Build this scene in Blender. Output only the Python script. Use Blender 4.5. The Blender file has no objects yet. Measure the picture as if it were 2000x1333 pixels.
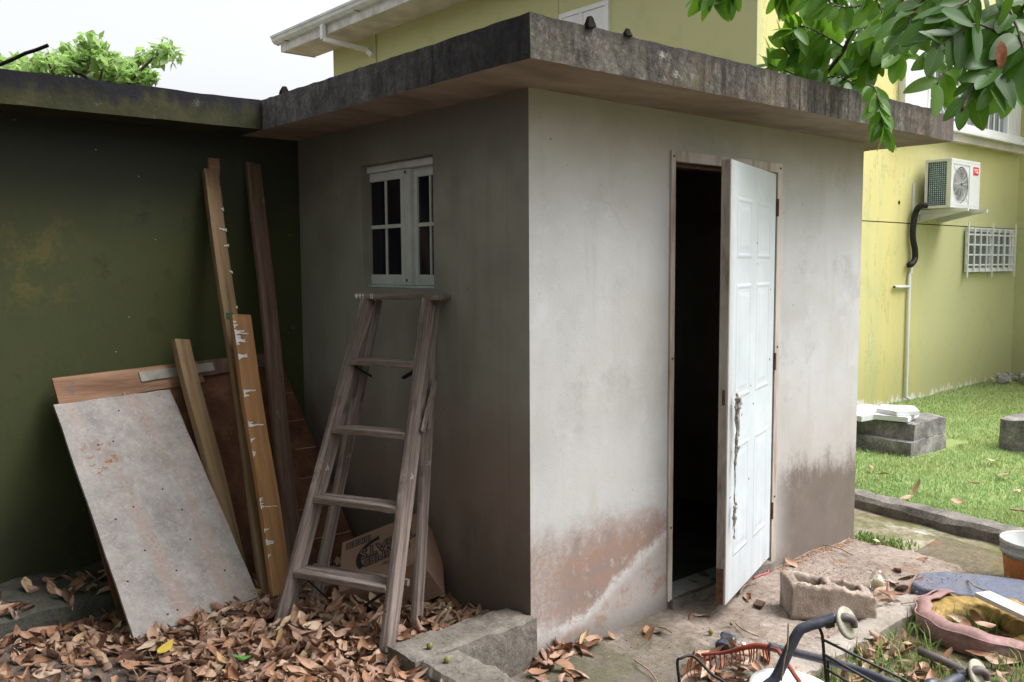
import bpy, bmesh, math, random
import numpy as np
from mathutils import Vector, Matrix, noise as mnoise

R = math.radians
rnd = random.Random(7)
scene = bpy.context.scene
COL = scene.collection

# ------------------------------------------------------------------ camera
FPX, CX, CY = 1745.5, 1000.0, 666.5
YAW, PITCH, ROLL = R(49.345), R(4.805), R(-0.35)
_f = Vector((math.cos(YAW)*math.cos(PITCH), math.sin(YAW)*math.cos(PITCH), -math.sin(PITCH)))
_r = Vector((math.sin(YAW), -math.cos(YAW), 0))
_u = _r.cross(_f)
RIGHT = _r*math.cos(ROLL) + _u*math.sin(ROLL)
UP = _u*math.cos(ROLL) - _r*math.sin(ROLL)
FWD = _f
CAM = Vector((-2.370, -2.652, 1.633))
cd = bpy.data.cameras.new('camera')
cd.sensor_width = 36.0
cd.lens = FPX*36/2000
cd.clip_start = 0.05
cd.clip_end = 600
cam = bpy.data.objects.new('camera', cd)
COL.objects.link(cam)
cam.matrix_world = Matrix((
    (RIGHT.x, UP.x, -FWD.x, CAM.x), (RIGHT.y, UP.y, -FWD.y, CAM.y),
    (RIGHT.z, UP.z, -FWD.z, CAM.z), (0, 0, 0, 1)))
scene.camera = cam

# ------------------------------------------------------------------ light
SUN_EL, SUN_AZ = R(58), math.atan2(-0.66, 0.75)      # direction towards the bright part of the cloud
world = bpy.data.worlds.new('World')
scene.world = world
world.use_nodes = True
wn = world.node_tree
wn.nodes.clear()
w_out = wn.nodes.new('ShaderNodeOutputWorld')
w_bg = wn.nodes.new('ShaderNodeBackground')
w_sky = wn.nodes.new('ShaderNodeTexSky')
w_sky.sky_type = 'NISHITA'
w_sky.sun_disc = False
w_sky.sun_elevation = SUN_EL
w_sky.sun_rotation = math.pi/2 - SUN_AZ
w_sky.dust_density = 6.0
w_sky.air_density = 1.0
w_hs = wn.nodes.new('ShaderNodeHueSaturation')       # cloud cover takes the blue out of the sky
w_hs.inputs['Saturation'].default_value = 0.12
w_bg.inputs['Strength'].default_value = 0.15
wn.links.new(w_sky.outputs[0], w_hs.inputs['Color'])
wn.links.new(w_hs.outputs[0], w_bg.inputs['Color'])
wn.links.new(w_bg.outputs[0], w_out.inputs['Surface'])
sd = bpy.data.lights.new('sun', 'SUN')
sd.energy = 1.4
sd.angle = R(40)
sd.color = (1.0, 0.985, 0.965)
sun = bpy.data.objects.new('sun', sd)
COL.objects.link(sun)
sdir = Vector((math.cos(SUN_AZ)*math.cos(SUN_EL), math.sin(SUN_AZ)*math.cos(SUN_EL), math.sin(SUN_EL)))
sun.rotation_euler = sdir.to_track_quat('Z', 'Y').to_euler()
sun.location = (0, -3, 12)
vs = scene.view_settings
vs.view_transform = 'Standard'
vs.look = 'None'
vs.exposure = 1.15
vs.gamma = 1.0
vs.use_curve_mapping = False
scene.cycles.max_bounces = 8
scene.cycles.use_denoising = True

# ------------------------------------------------------------------ pixel helpers (survey of the photograph)
def ray(px, py):
    return FWD + RIGHT*((px-CX)/FPX) - UP*((py-CY)/FPX)
def onp(px, py, ax, v):
    d = ray(px, py)
    return CAM + d*((v-CAM[ax])/d[ax])
def atd(px, py, depth):
    return CAM + ray(px, py)*depth

# ------------------------------------------------------------------ materials
class G:
    def __init__(s, name):
        s.mat = bpy.data.materials.new(name)
        s.mat.use_nodes = True
        s.nt = s.mat.node_tree
        s.bsdf = s.nt.nodes['Principled BSDF']
        s.out = s.nt.nodes['Material Output']
        s._co = None
    def put(s, sock, v):
        if v is None:
            return
        if isinstance(v, bpy.types.NodeSocket):
            s.nt.links.new(v, sock)
        elif sock.type == 'RGBA' and isinstance(v, (tuple, list)):
            sock.default_value = (v[0], v[1], v[2], 1)
        elif sock.type == 'RGBA':
            sock.default_value = (v, v, v, 1)
        else:
            sock.default_value = v
    def n(s, t, attrs=None, ins=None):
        nd = s.nt.nodes.new(t)
        for k, v in (attrs or {}).items():
            setattr(nd, k, v)
        for k, v in (ins or {}).items():
            s.put(nd.inputs[k], v)
        return nd
    def co(s, sc=None):
        if s._co is None:
            s._co = s.n('ShaderNodeTexCoord').outputs['Object']
        if sc is None:
            return s._co
        return s.n('ShaderNodeMapping', None, {'Vector': s._co, 'Scale': sc}).outputs[0]
    def noise(s, scale, detail=4, rough=.55, sc=None, dist=0.0):
        return s.n('ShaderNodeTexNoise', None, {'Vector': s.co(sc), 'Scale': scale, 'Detail': detail, 'Roughness': rough, 'Distortion': dist}).outputs['Fac']
    def vor(s, scale, feature='F1', sc=None, rand=1.0):
        return s.n('ShaderNodeTexVoronoi', {'feature': feature}, {'Vector': s.co(sc), 'Scale': scale, 'Randomness': rand}).outputs['Distance']
    def wave(s, scale, dist, sc=None, det=3):
        return s.n('ShaderNodeTexWave', {'bands_direction': 'X'}, {'Vector': s.co(sc), 'Scale': scale, 'Distortion': dist, 'Detail': det, 'Detail Scale': 1.2}).outputs['Fac']
    def ramp(s, fac, stops):
        nd = s.n('ShaderNodeValToRGB', None, {'Fac': fac})
        e = nd.color_ramp.elements
        while len(e) < len(stops):
            e.new(0.5)
        for el, (p, c) in zip(e, stops):
            el.position = p
            el.color = (c[0], c[1], c[2], 1) if isinstance(c, (tuple, list)) else (c, c, c, 1)
        return nd.outputs[0]
    def st(s, fac, a, b):                      # smooth step from a to b -> 0..1 (a may exceed b)
        return s.n('ShaderNodeMapRange', {'interpolation_type': 'SMOOTHSTEP'}, {'Value': fac, 'From Min': a, 'From Max': b}).outputs[0] if a < b else \
            s.m('SUBTRACT', 1.0, s.n('ShaderNodeMapRange', {'interpolation_type': 'SMOOTHSTEP'}, {'Value': fac, 'From Min': b, 'From Max': a}).outputs[0])
    def mix(s, fac, a, b, blend='MIX'):
        nd = s.n('ShaderNodeMix', {'data_type': 'RGBA', 'blend_type': blend})
        s.put(nd.inputs[0], fac)
        s.put(nd.inputs[6], a)
        s.put(nd.inputs[7], b)
        return nd.outputs[2]
    def m(s, op, a, b=None, c=None):
        nd = s.n('ShaderNodeMath', {'operation': op})
        for i, v in enumerate((a, b, c)):
            if v is not None:
                s.put(nd.inputs[i], v)
        return nd.outputs[0]
    def xyz(s, v=None):
        return s.n('ShaderNodeSeparateXYZ', None, {0: v or s.co()}).outputs
    def bump(s, h, strength=.4, dist=.01):
        return s.n('ShaderNodeBump', None, {'Height': h, 'Strength': strength, 'Distance': dist}).outputs[0]
    def done(s, col, rough=.85, bump=None, spec=.3, **kw):
        s.put(s.bsdf.inputs['Base Color'], col)
        s.put(s.bsdf.inputs['Roughness'], rough)
        s.put(s.bsdf.inputs['Specular IOR Level'], spec)
        if bump is not None:
            s.nt.links.new(bump, s.bsdf.inputs['Normal'])
        for k, v in kw.items():
            s.put(s.bsdf.inputs[k.replace('_', ' ')], v)
        return s.mat

def flat(name, col, rough=.6, var=.12, scale=8, metal=0.0, bumps=.15, spec=.3):
    g = G(name)
    nz = g.noise(scale, 5, .6)
    c2 = tuple(max(0, c*(1-var*2.2)) for c in col)
    c1 = tuple(min(1, c*(1+var)) for c in col)
    return g.done(g.ramp(nz, [(.3, c2), (.7, c1)]), rough, g.bump(g.noise(scale*6, 3), bumps, .003), spec, Metallic=metal)

def grimy(name, col, dirt=(.13, .10, .075), amt=.6, rough=.5, scale=9, spec=.3):
    g = G(name)
    a = g.noise(scale, 6, .7)
    b = g.noise(scale*5, 5, .75)
    up = g.xyz(g.n('ShaderNodeNewGeometry').outputs['Normal'])[2]
    c = g.mix(g.st(b, .4, .65), tuple(v*.8 for v in col), tuple(min(1, v*1.12) for v in col))
    m_ = g.m('MULTIPLY', g.st(a, .42, .66), g.m('ADD', .45, g.m('MULTIPLY', g.st(up, -.2, .8), .55)))
    c = g.mix(g.m('MULTIPLY', m_, amt), c, dirt)
    c = g.mix(g.m('MULTIPLY', g.st(b, .66, .72), amt*.8), c, tuple(v*1.3 for v in dirt))
    r_ = g.m('ADD', rough, g.m('MULTIPLY', m_, .35))
    return g.done(c, r_, g.bump(b, .2, .003), spec)
def mat_door():
    g = G('door_paint')
    x, y, z = g.xyz()
    a = g.noise(4, 6, .7)
    b = g.noise(26, 6, .75)
    st = g.noise(10, 5, .7, (1, 1, .08))
    c = g.mix(g.st(a, .35, .7), (.48, .525, .57), (.545, .59, .63))
    low = g.st(g.m('ADD', z, g.m('MULTIPLY', g.m('SUBTRACT', a, .5), .5)), .55, .05)
    c = g.mix(g.m('MULTIPLY', g.m('MULTIPLY', low, g.st(st, .38, .6)), .45), c, (.36, .345, .33))
    eg = g.st(g.m('ADD', x, g.m('MULTIPLY', g.m('SUBTRACT', b, .5), .12)), 1.035, .965)
    c = g.mix(g.m('MULTIPLY', eg, .5), c, (.38, .35, .32))
    hd = g.m('MULTIPLY', g.st(x, 1.17, 1.0), g.m('MULTIPLY', g.st(z, .55, .8), g.st(z, 1.35, 1.1)))
    c = g.mix(g.m('MULTIPLY', g.m('MULTIPLY', hd, g.st(b, .4, .62)), .35), c, (.38, .355, .32))
    c = g.mix(g.m('MULTIPLY', g.st(g.noise(60, 4, .8), .66, .72), .4), c, (.30, .28, .26))
    return g.done(c, g.m('ADD', .36, g.m('MULTIPLY', b, .25)), g.bump(b, .05, .002), .4)

def mat_plaster(name, front):
    g = G(name)
    x, y, z = g.xyz()
    big = g.noise(1.6, 6, .6)
    mid = g.noise(6, 6, .65)
    fine = g.noise(60, 4, .7)
    streak = g.noise(3.0, 5, .6, (3, 3, .35))
    if front:
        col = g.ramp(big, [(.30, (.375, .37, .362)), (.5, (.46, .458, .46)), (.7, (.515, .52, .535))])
        col = g.mix(g.m('MULTIPLY', g.st(streak, .5, .78), .6), col, (.38, .36, .325))
        col = g.mix(g.m('MULTIPLY', g.st(mid, .52, .7), .55), col, (.54, .545, .57))
        col = g.mix(g.m('MULTIPLY', g.st(g.noise(.9, 4, .6), .40, .66), .38), col, (.47, .44, .40))
        # grey damp patches
        col = g.mix(g.m('MULTIPLY', g.st(g.noise(2.3, 5, .7), .56, .66), .3), col, (.27, .26, .255))
        # olive brown tone deepening towards the eaves
        zz = g.m('ADD', z, g.m('MULTIPLY', g.m('SUBTRACT', mid, .5), .5))
        col = g.mix(g.m('MULTIPLY', g.st(zz, 1.9, 2.3), .6), col, (.32, .285, .225))
        # rising damp: reddish at the corner with a salt line, brown beyond the door
        nb = g.m('SUBTRACT', g.noise(3.4, 7, .7), .5)
        nf = g.m('SUBTRACT', g.noise(17, 6, .75), .5)
        nv = g.m('SUBTRACT', g.noise(40, 5, .8), .5)
        h = g.m('ADD', z, g.m('ADD', g.m('MULTIPLY', nb, .34), g.m('ADD', g.m('MULTIPLY', nf, .20), g.m('MULTIPLY', nv, .16))))
        inx = g.st(x, 1.0, .86)
        left = g.m('MULTIPLY', g.st(h, .60, .36), inx)
        red = g.ramp(g.noise(7, 6, .72), [(.32, (.195, .145, .128)), (.47, (.24, .168, .142)), (.58, (.28, .17, .128)), (.7, (.235, .18, .16))])
        red = g.mix(g.st(nf, .05, .16), red, (.36, .29, .265))
        col = g.mix(g.m('MULTIPLY', left, .92), col, red)
        # pale speckle near the arris
        ed = g.m('MULTIPLY', g.st(g.m('ADD', x, g.m('MULTIPLY', nb, .3)), .26, .06), g.st(z, .62, .40))
        col = g.mix(g.m('MULTIPLY', ed, g.m('ADD', .35, g.m('MULTIPLY', g.st(nv, -.02, .05), .5))), col, (.37, .325, .305))
        # salt line climbing towards the door, pale below it
        zl = g.m('ADD', .115, g.m('ADD', g.m('MULTIPLY', g.m('MAXIMUM', g.m('SUBTRACT', x, .30), 0.0), .52), g.m('ADD', g.m('MULTIPLY', nb, .16), g.m('MULTIPLY', nf, .10))))
        dz = g.m('SUBTRACT', z, zl)
        below = g.m('MULTIPLY', g.st(dz, .012, -.012), inx)
        low = g.mix(g.st(g.noise(8, 6, .7), .50, .62), (.385, .36, .345), (.33, .225, .165))
        low = g.mix(g.st(nf, .02, .14), low, (.28, .265, .25))
        col = g.mix(g.m('MULTIPLY', below, .78), col, low)
        line = g.m('MULTIPLY', g.st(g.m('ABSOLUTE', g.m('ADD', dz, .015)), .055, .004), inx)
        col = g.mix(g.m('MULTIPLY', line, g.m('ADD', .35, g.m('MULTIPLY', g.st(nf, -.08, .06), .45))), col, (.52, .505, .50))
        col = g.mix(g.m('MULTIPLY', g.st(g.m('ADD', z, g.m('MULTIPLY', nf, .12)), .12, .0), .7), col, (.165, .152, .14))
        hs = g.m('ADD', z, g.m('ADD', g.m('MULTIPLY', nb, .35), g.m('ADD', g.m('MULTIPLY', nv, .22), g.m('MULTIPLY', g.m('SUBTRACT', g.noise(6, 5, .7, (2, 2, .35)), .5), .28))))
        right = g.m('MULTIPLY', g.st(hs, .60, .42), g.st(x, 1.66, 1.95))
        brn = g.ramp(g.noise(7, 6, .7), [(.3, (.048, .039, .036)), (.55, (.088, .069, .062)), (.75, (.15, .12, .108))])
        col = g.mix(right, col, brn)
        col = g.mix(g.m('MULTIPLY', g.m('MULTIPLY', g.st(hs, .9, .5), g.st(x, 1.66, 1.95)), .35), col, (.32, .27, .23))
    else:
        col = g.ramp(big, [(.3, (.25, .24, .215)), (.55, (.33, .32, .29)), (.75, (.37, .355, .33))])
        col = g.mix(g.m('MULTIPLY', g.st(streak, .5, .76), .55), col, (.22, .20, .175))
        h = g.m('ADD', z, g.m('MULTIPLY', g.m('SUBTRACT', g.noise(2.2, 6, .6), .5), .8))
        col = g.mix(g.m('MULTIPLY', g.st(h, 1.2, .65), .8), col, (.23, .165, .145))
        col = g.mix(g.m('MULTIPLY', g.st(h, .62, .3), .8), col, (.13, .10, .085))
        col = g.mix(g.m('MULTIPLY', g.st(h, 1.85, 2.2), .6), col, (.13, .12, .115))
    col = g.mix(g.m('MULTIPLY', g.st(fine, .60, .74), .5), col, (.18, .165, .15))
    col = g.mix(g.m('MULTIPLY', g.st(g.noise(170, 3, .8), .56, .68), .30), col, (.20, .19, .18))
    col = g.mix(g.m('MULTIPLY', g.st(g.noise(26, 5, .75, (2.5, 2.5, .5)), .62, .72), .3), col, (.22, .20, .18))
    sp = g.vor(7.5, 'F1')
    col = g.mix(g.m('MULTIPLY', g.st(sp, .035, .02), .9), col, (.04, .035, .03))
    cr = g.n('ShaderNodeTexVoronoi', {'feature': 'DISTANCE_TO_EDGE'}, {'Vector': g.n('ShaderNodeMapping', None, {'Vector': g.n('ShaderNodeMix', {'data_type': 'VECTOR'}, {0: .18, 4: g.co(), 5: g.n('ShaderNodeTexNoise', None, {'Vector': g.co(), 'Scale': 3.0, 'Detail': 5}).outputs['Color']}).outputs[1]}).outputs[0], 'Scale': 1.5}).outputs['Distance']
    crk = g.m('MULTIPLY', g.st(cr, .004, .001), g.st(g.noise(1.3, 2), .54, .66))
    col = g.mix(g.m('MULTIPLY', crk, .18), col, (.2, .18, .16))
    b = g.m('ADD', g.m('MULTIPLY', g.noise(140, 4, .7), .5), g.m('MULTIPLY', mid, 1.2))
    return g.done(col, .93, g.bump(b, .35, .006), .15)

def mat_slab(name, kind):
    g = G(name)
    x, y, z = g.xyz()
    grain = g.noise(95, 5, .75)
    st = g.noise(5.5, 5, .65, (1.6, 1.6, .22))
    st2 = g.noise(14, 5, .65, (1.5, 1.5, .12))
    pat = g.noise(3.5, 6, .65)
    cg = g.noise(38, 5, .75)
    gr2 = g.m('ADD', g.m('MULTIPLY', grain, .22), g.m('ADD', g.m('MULTIPLY', cg, .36), g.m('MULTIPLY', g.noise(9, 6, .7, (1.3, 1.3, .5)), .42)))
    if kind == 'side':
        col = g.ramp(gr2, [(.38, (.045, .042, .05)), (.46, (.115, .107, .118)), (.53, (.18, .17, .18)), (.64, (.34, .325, .33))])
        col = g.mix(g.m('MULTIPLY', g.st(st, .54, .68), .8), col, (.022, .021, .026))
        col = g.mix(g.m('MULTIPLY', g.st(pat, .5, .68), .5), col, (.055, .048, .052))
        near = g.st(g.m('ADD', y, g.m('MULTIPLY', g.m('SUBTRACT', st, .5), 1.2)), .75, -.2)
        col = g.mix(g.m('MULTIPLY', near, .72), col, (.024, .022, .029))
    else:
        col = g.ramp(gr2, [(.38, (.026, .024, .022)), (.46, (.072, .065, .058)), (.53, (.125, .114, .10)), (.62, (.25, .235, .21))])
        col = g.mix(g.m('MULTIPLY', g.m('MULTIPLY', g.st(pat, .50, .62), g.st(gr2, .40, .56)), .5), col, (.15, .10, .06))
        col = g.mix(g.m('MULTIPLY', g.m('MULTIPLY', g.st(st2, .47, .64), g.st(x, .1, .8)), .85), col, (.03, .028, .026))
        col = g.mix(g.m('MULTIPLY', g.st(g.noise(5, 4, .6, (1.5, 1.5, .5)), .5, .68), .6), col, (.085, .082, .05))
        col = g.mix(g.m('MULTIPLY', g.st(g.noise(4.2, 6, .75, (1, 1, 1.6)), .62, .68), .75), col, (.38, .37, .35))
        top = g.st(g.m('ADD', z, g.m('MULTIPLY', g.m('SUBTRACT', st2, .5), .1)), 2.42, 2.475)
        col = g.mix(g.m('MULTIPLY', top, .6), col, (.045, .042, .042))
        col = g.mix(g.m('MULTIPLY', g.st(x, 2.62, 2.75), .6), col, (.15, .115, .115))
    under = g.ramp(g.noise(2.2, 5, .6, (1, 2.5, 1)), [(.3, (.20, .155, .13)), (.55, (.30, .24, .20)), (.75, (.37, .305, .26))])
    nrm = g.n('ShaderNodeNewGeometry').outputs['True Normal']
    nz = g.xyz(nrm)[2]
    col = g.mix(g.st(nz, -.6, -.8), col, under)
    b = g.m('ADD', grain, g.m('MULTIPLY', pat, 1.5))
    return g.done(col, .95, g.bump(b, .6, .008), .1)

def mat_concrete(name, dark, mid_, light, moss=0.0, scale=1.0):
    g = G(name)
    a = g.noise(5*scale, 7, .68)
    b = g.noise(70*scale, 5, .75)
    col = g.ramp(g.m('ADD', g.m('MULTIPLY', a, .6), g.m('MULTIPLY', b, .4)), [(.36, dark), (.5, mid_), (.64, light)])
    if moss:
        col = g.mix(g.m('MULTIPLY', g.st(g.noise(3*scale, 6, .7), .52, .62), moss), col, (.055, .065, .02))
    return g.done(col, .93, g.bump(g.m('ADD', a, b), .6, .008), .15)

def mat_green(name):
    g = G(name)
    x, y, z = g.xyz()
    a = g.noise(1.1, 6, .65)
    b = g.noise(4.5, 6, .7)
    col = g.ramp(a, [(.3, (.046, .052, .024)), (.5, (.060, .067, .029)), (.72, (.074, .080, .034))])
    col = g.mix(g.m('MULTIPLY', g.st(b, .55, .68), .5), col, (.026, .028, .018))
    pm_ = g.m('MULTIPLY', g.st(g.m('ABSOLUTE', g.m('ADD', x, 1.36)), .30, .08), g.st(g.m('ABSOLUTE', g.m('SUBTRACT', z, 1.68)), .30, .08))
    col = g.mix(g.m('MULTIPLY', g.m('MULTIPLY', pm_, g.st(g.noise(9, 6, .75), .46, .60)), .5), col, (.14, .115, .04))
    col = g.mix(g.m('MULTIPLY', g.st(g.noise(34, 5, .8), .58, .70), .25), col, (.10, .105, .085))
    h = g.m('ADD', z, g.m('MULTIPLY', g.m('SUBTRACT', b, .5), .5))
    col = g.mix(g.m('MULTIPLY', g.st(h, .7, .3), .5), col, (.024, .024, .018))
    col = g.mix(g.m('MULTIPLY', g.st(z, 1.6, 2.3), .7), col, (.026, .028, .034))  # blue haze and shade of the upper wall put into the colour
    col = g.mix(g.m('MULTIPLY', g.st(g.vor(9), .04, .025), .6), col, (.4, .4, .38))
    return g.done(col, .9, g.bump(g.noise(40, 5), .25, .006), .2)

def mat_green_slab(name):
    g = G(name)
    x, y, z = g.xyz()
    a = g.noise(3.4, 6, .65)
    h = g.m('ADD', z, g.m('MULTIPLY', g.m('SUBTRACT', g.noise(6, 5, .65, (1.5, 1.5, .5)), .5), .28))
    col = g.ramp(a, [(.3, (.022, .024, .016)), (.5, (.044, .044, .023)), (.7, (.076, .066, .034))])
    col = g.mix(g.st(h, 2.375, 2.45), col, (.018, .018, .022))
    col = g.mix(g.m('MULTIPLY', g.st(g.noise(11, 5, .7), .62, .7), .4), col, (.17, .17, .15))
    return g.done(col, .93, g.bump(g.noise(40, 5, .7), .5, .008), .15)

def mat_house(name, base=(.57, .545, .27)):
    g = G(name)
    x, y, z = g.xyz()
    st = g.noise(1.1, 5, .6, (1, 1, .10))
    base = (.49, .49, .26)
    yel = (.62, .545, .225)
    lit = g.m('MULTIPLY', g.st(x, 4.0, 2.5), g.st(x, .03, .10))  # where the colour turns yellower on the wall facing the lawn
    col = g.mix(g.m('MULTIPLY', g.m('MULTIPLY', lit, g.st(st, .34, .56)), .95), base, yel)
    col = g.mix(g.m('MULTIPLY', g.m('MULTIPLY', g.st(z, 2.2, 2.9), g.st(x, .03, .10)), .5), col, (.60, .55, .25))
    col = g.mix(g.m('MULTIPLY', g.st(g.noise(5, 5, .65, (1, 1, .12)), .52, .72), .35), col, (.47, .47, .30))
    col = g.mix(g.m('MULTIPLY', g.st(g.noise(2.6, 6, .7), .52, .68), .25), col, (.33, .345, .17))
    cr = g.n('ShaderNodeTexNoise', None, {'Vector': g.co((1.6, 1.6, .35)), 'Scale': 1.6, 'Detail': 6, 'Roughness': .7}).outputs['Fac']
    col = g.mix(g.m('MULTIPLY', g.m('MULTIPLY', g.st(g.m('ABSOLUTE', g.m('SUBTRACT', cr, .5)), .006, .001), lit), .6), col, (.2, .19, .08))
    h = g.m('ADD', z, g.m('MULTIPLY', g.m('SUBTRACT', g.noise(7, 5, .7), .5), .35))
    col = g.mix(g.m('MULTIPLY', g.st(h, .9, .1), .35), col, (.24, .24, .09))
    peel = g.m('ADD', z, g.m('MULTIPLY', g.m('SUBTRACT', g.noise(5, 5, .8, (1, 1, .35)), .5), .7))
    col = g.mix(g.st(peel, .05, .02), col, (.62, .60, .57))
    return g.done(col, .85, g.bump(g.noise(30, 5), .15, .006), .25)

def mat_wood(name, cols, grain=10, axis=(1, 1, .08), rough=.85, paint=None, knots=True):
    g = G(name)
    v = g.noise(grain, 6, .62, axis, .6)
    f = g.noise(grain*9, 4, .7, axis)
    col = g.ramp(g.m('ADD', g.m('MULTIPLY', v, .7), g.m('MULTIPLY', f, .3)), [(.34, cols[0]), (.5, cols[1]), (.66, cols[2])])
    if knots:
        col = g.mix(g.m('MULTIPLY', g.st(g.vor(5.5), .07, .03), .75), col, tuple(c*.3 for c in cols[0]))
    if paint:
        for pc, lo, hi, sc_ in paint:
            col = g.mix(g.st(g.noise(sc_, 4, .6, (1, 1, .6)), lo, hi), col, pc)
    return g.done(col, rough, g.bump(g.m('ADD', v, f), .5, .004), .2)

def mat_dryleaf(name):
    g = G(name)
    oi = g.n('ShaderNodeObjectInfo').outputs['Random']
    ge = g.n('ShaderNodeNewGeometry')
    r = g.m('FRACT', g.m('ADD', oi, ge.outputs['Random Per Island']))
    col = g.ramp(r, [(0, (.06, .032, .022)), (.16, (.17, .08, .045)), (.34, (.29, .155, .09)), (.50, (.41, .26, .175)), (.64, (.24, .105, .05)), (.78, (.36, .225, .155)), (.91, (.50, .38, .28)), (1, (.44, .28, .14))])
    col = g.mix(g.m('MULTIPLY', ge.outputs['Backfacing'], .45), col, (.37, .26, .21))
    u = g.xyz(g.n('ShaderNodeTexCoord').outputs['UV'])
    col = g.mix(g.m('MULTIPLY', g.st(g.m('ABSOLUTE', g.m('SUBTRACT', u[1], .5)), .05, .0), .35), col, (.42, .31, .23))
    n_ = g.noise(25, 4, .6)
    col = g.mix(g.m('MULTIPLY', g.st(n_, .48, .7), .6), col, (.11, .055, .038))
    return g.done(col, .65, g.bump(g.noise(60, 3), .25, .003), .3)

def mat_leaf(name, a, b, trans=.45):
    g = G(name)
    oi = g.n('ShaderNodeObjectInfo').outputs['Random']
    ge = g.n('ShaderNodeNewGeometry')
    r = g.m('FRACT', g.m('ADD', oi, ge.outputs['Random Per Island']))
    u = g.xyz(g.n('ShaderNodeTexCoord').outputs['UV'])
    vein = g.st(g.m('ABSOLUTE', g.m('SUBTRACT', u[1], .5)), .035, .0)
    side = g.wave(9, 0.0)
    col = g.mix(r, a, b)
    col = g.mix(g.m('MULTIPLY', vein, .45), col, (.20, .28, .06))
    pr = g.bsdf
    g.done(col, .46, g.bump(g.noise(30, 2), .1, .003), .3)
    tr = g.n('ShaderNodeBsdfTranslucent', None, {'Color': g.mix(.5, col, (.22, .42, .03))})
    mx = g.n('ShaderNodeMixShader', None, {0: trans})
    g.nt.links.new(pr.outputs[0], mx.inputs[1])
    g.nt.links.new(tr.outputs[0], mx.inputs[2])
    g.nt.links.new(mx.outputs[0], g.out.inputs['Surface'])
    return g.mat

def mat_grass(name, a, b, c):
    g = G(name)
    ge = g.n('ShaderNodeNewGeometry')
    col = g.ramp(ge.outputs['Random Per Island'], [(0, a), (.5, b), (.9, c), (1, (.42, .38, .19))])
    col = g.mix(g.m('MULTIPLY', g.st(g.noise(1.1, 4, .6), .45, .65), .45), col, (.34, .36, .14))
    col = g.mix(g.m('MULTIPLY', g.st(g.xyz()[0], 7.5, 10.5), .45), col, (.30, .29, .15))
    g.done(col, .6, None, .3)
    tr = g.n('ShaderNodeBsdfTranslucent', None, {'Color': col})
    mx = g.n('ShaderNodeMixShader', None, {0: .35})
    g.nt.links.new(g.bsdf.outputs[0], mx.inputs[1])
    g.nt.links.new(tr.outputs[0], mx.inputs[2])
    g.nt.links.new(mx.outputs[0], g.out.inputs['Surface'])
    return g.mat

def mat_soil(name, cols, speck=True, moss=0.0, white_patch=None):
    g = G(name)
    a = g.noise(3.5, 7, .7)
    b = g.noise(28, 6, .75)
    c = g.noise(110, 4, .8)
    col = g.ramp(g.m('ADD', g.m('MULTIPLY', a, .45), g.m('ADD', g.m('MULTIPLY', b, .35), g.m('MULTIPLY', c, .2))), [(.38, cols[0]), (.5, cols[1]), (.62, cols[2])])
    if speck:
        col = g.mix(g.m('MULTIPLY', g.st(g.vor(38), .14, .08), .7), col, (.06, .045, .035))
        col = g.mix(g.m('MULTIPLY', g.st(g.vor(23), .10, .06), .7), col, (.42, .38, .34))
        col = g.mix(g.m('MULTIPLY', g.st(g.noise(5, 5, .7), .58, .68), .7), col, (.24, .12, .06))
    if name == 'pad_dirt':
        xx = g.m('ADD', g.xyz()[0], g.m('MULTIPLY', g.m('SUBTRACT', a, .5), 1.6))
        col = g.mix(g.m('MULTIPLY', g.st(xx, 1.25, .35), .72), col, g.mix(b, (.075, .066, .052), (.15, .13, .108)))
        col = g.mix(g.m('MULTIPLY', g.m('MULTIPLY', g.st(xx, .75, .2), g.st(g.noise(2.2, 5, .7), .46, .6)), .5), col, (.07, .08, .03))
    if moss:
        col = g.mix(g.m('MULTIPLY', g.st(g.noise(1.7, 6, .7), .46, .60), moss), col, (.085, .09, .022))
    if white_patch:
        col = g.mix(g.m('MULTIPLY', g.st(g.noise(1.3, 6, .65, (1.2, .45, 1)), .54, .62), .85), col, white_patch)  # whitish patches on the ground surface
    return g.done(col, .93, g.bump(g.m('ADD', a, g.m('MULTIPLY', b, .8)), .7, .015), .15)

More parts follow.
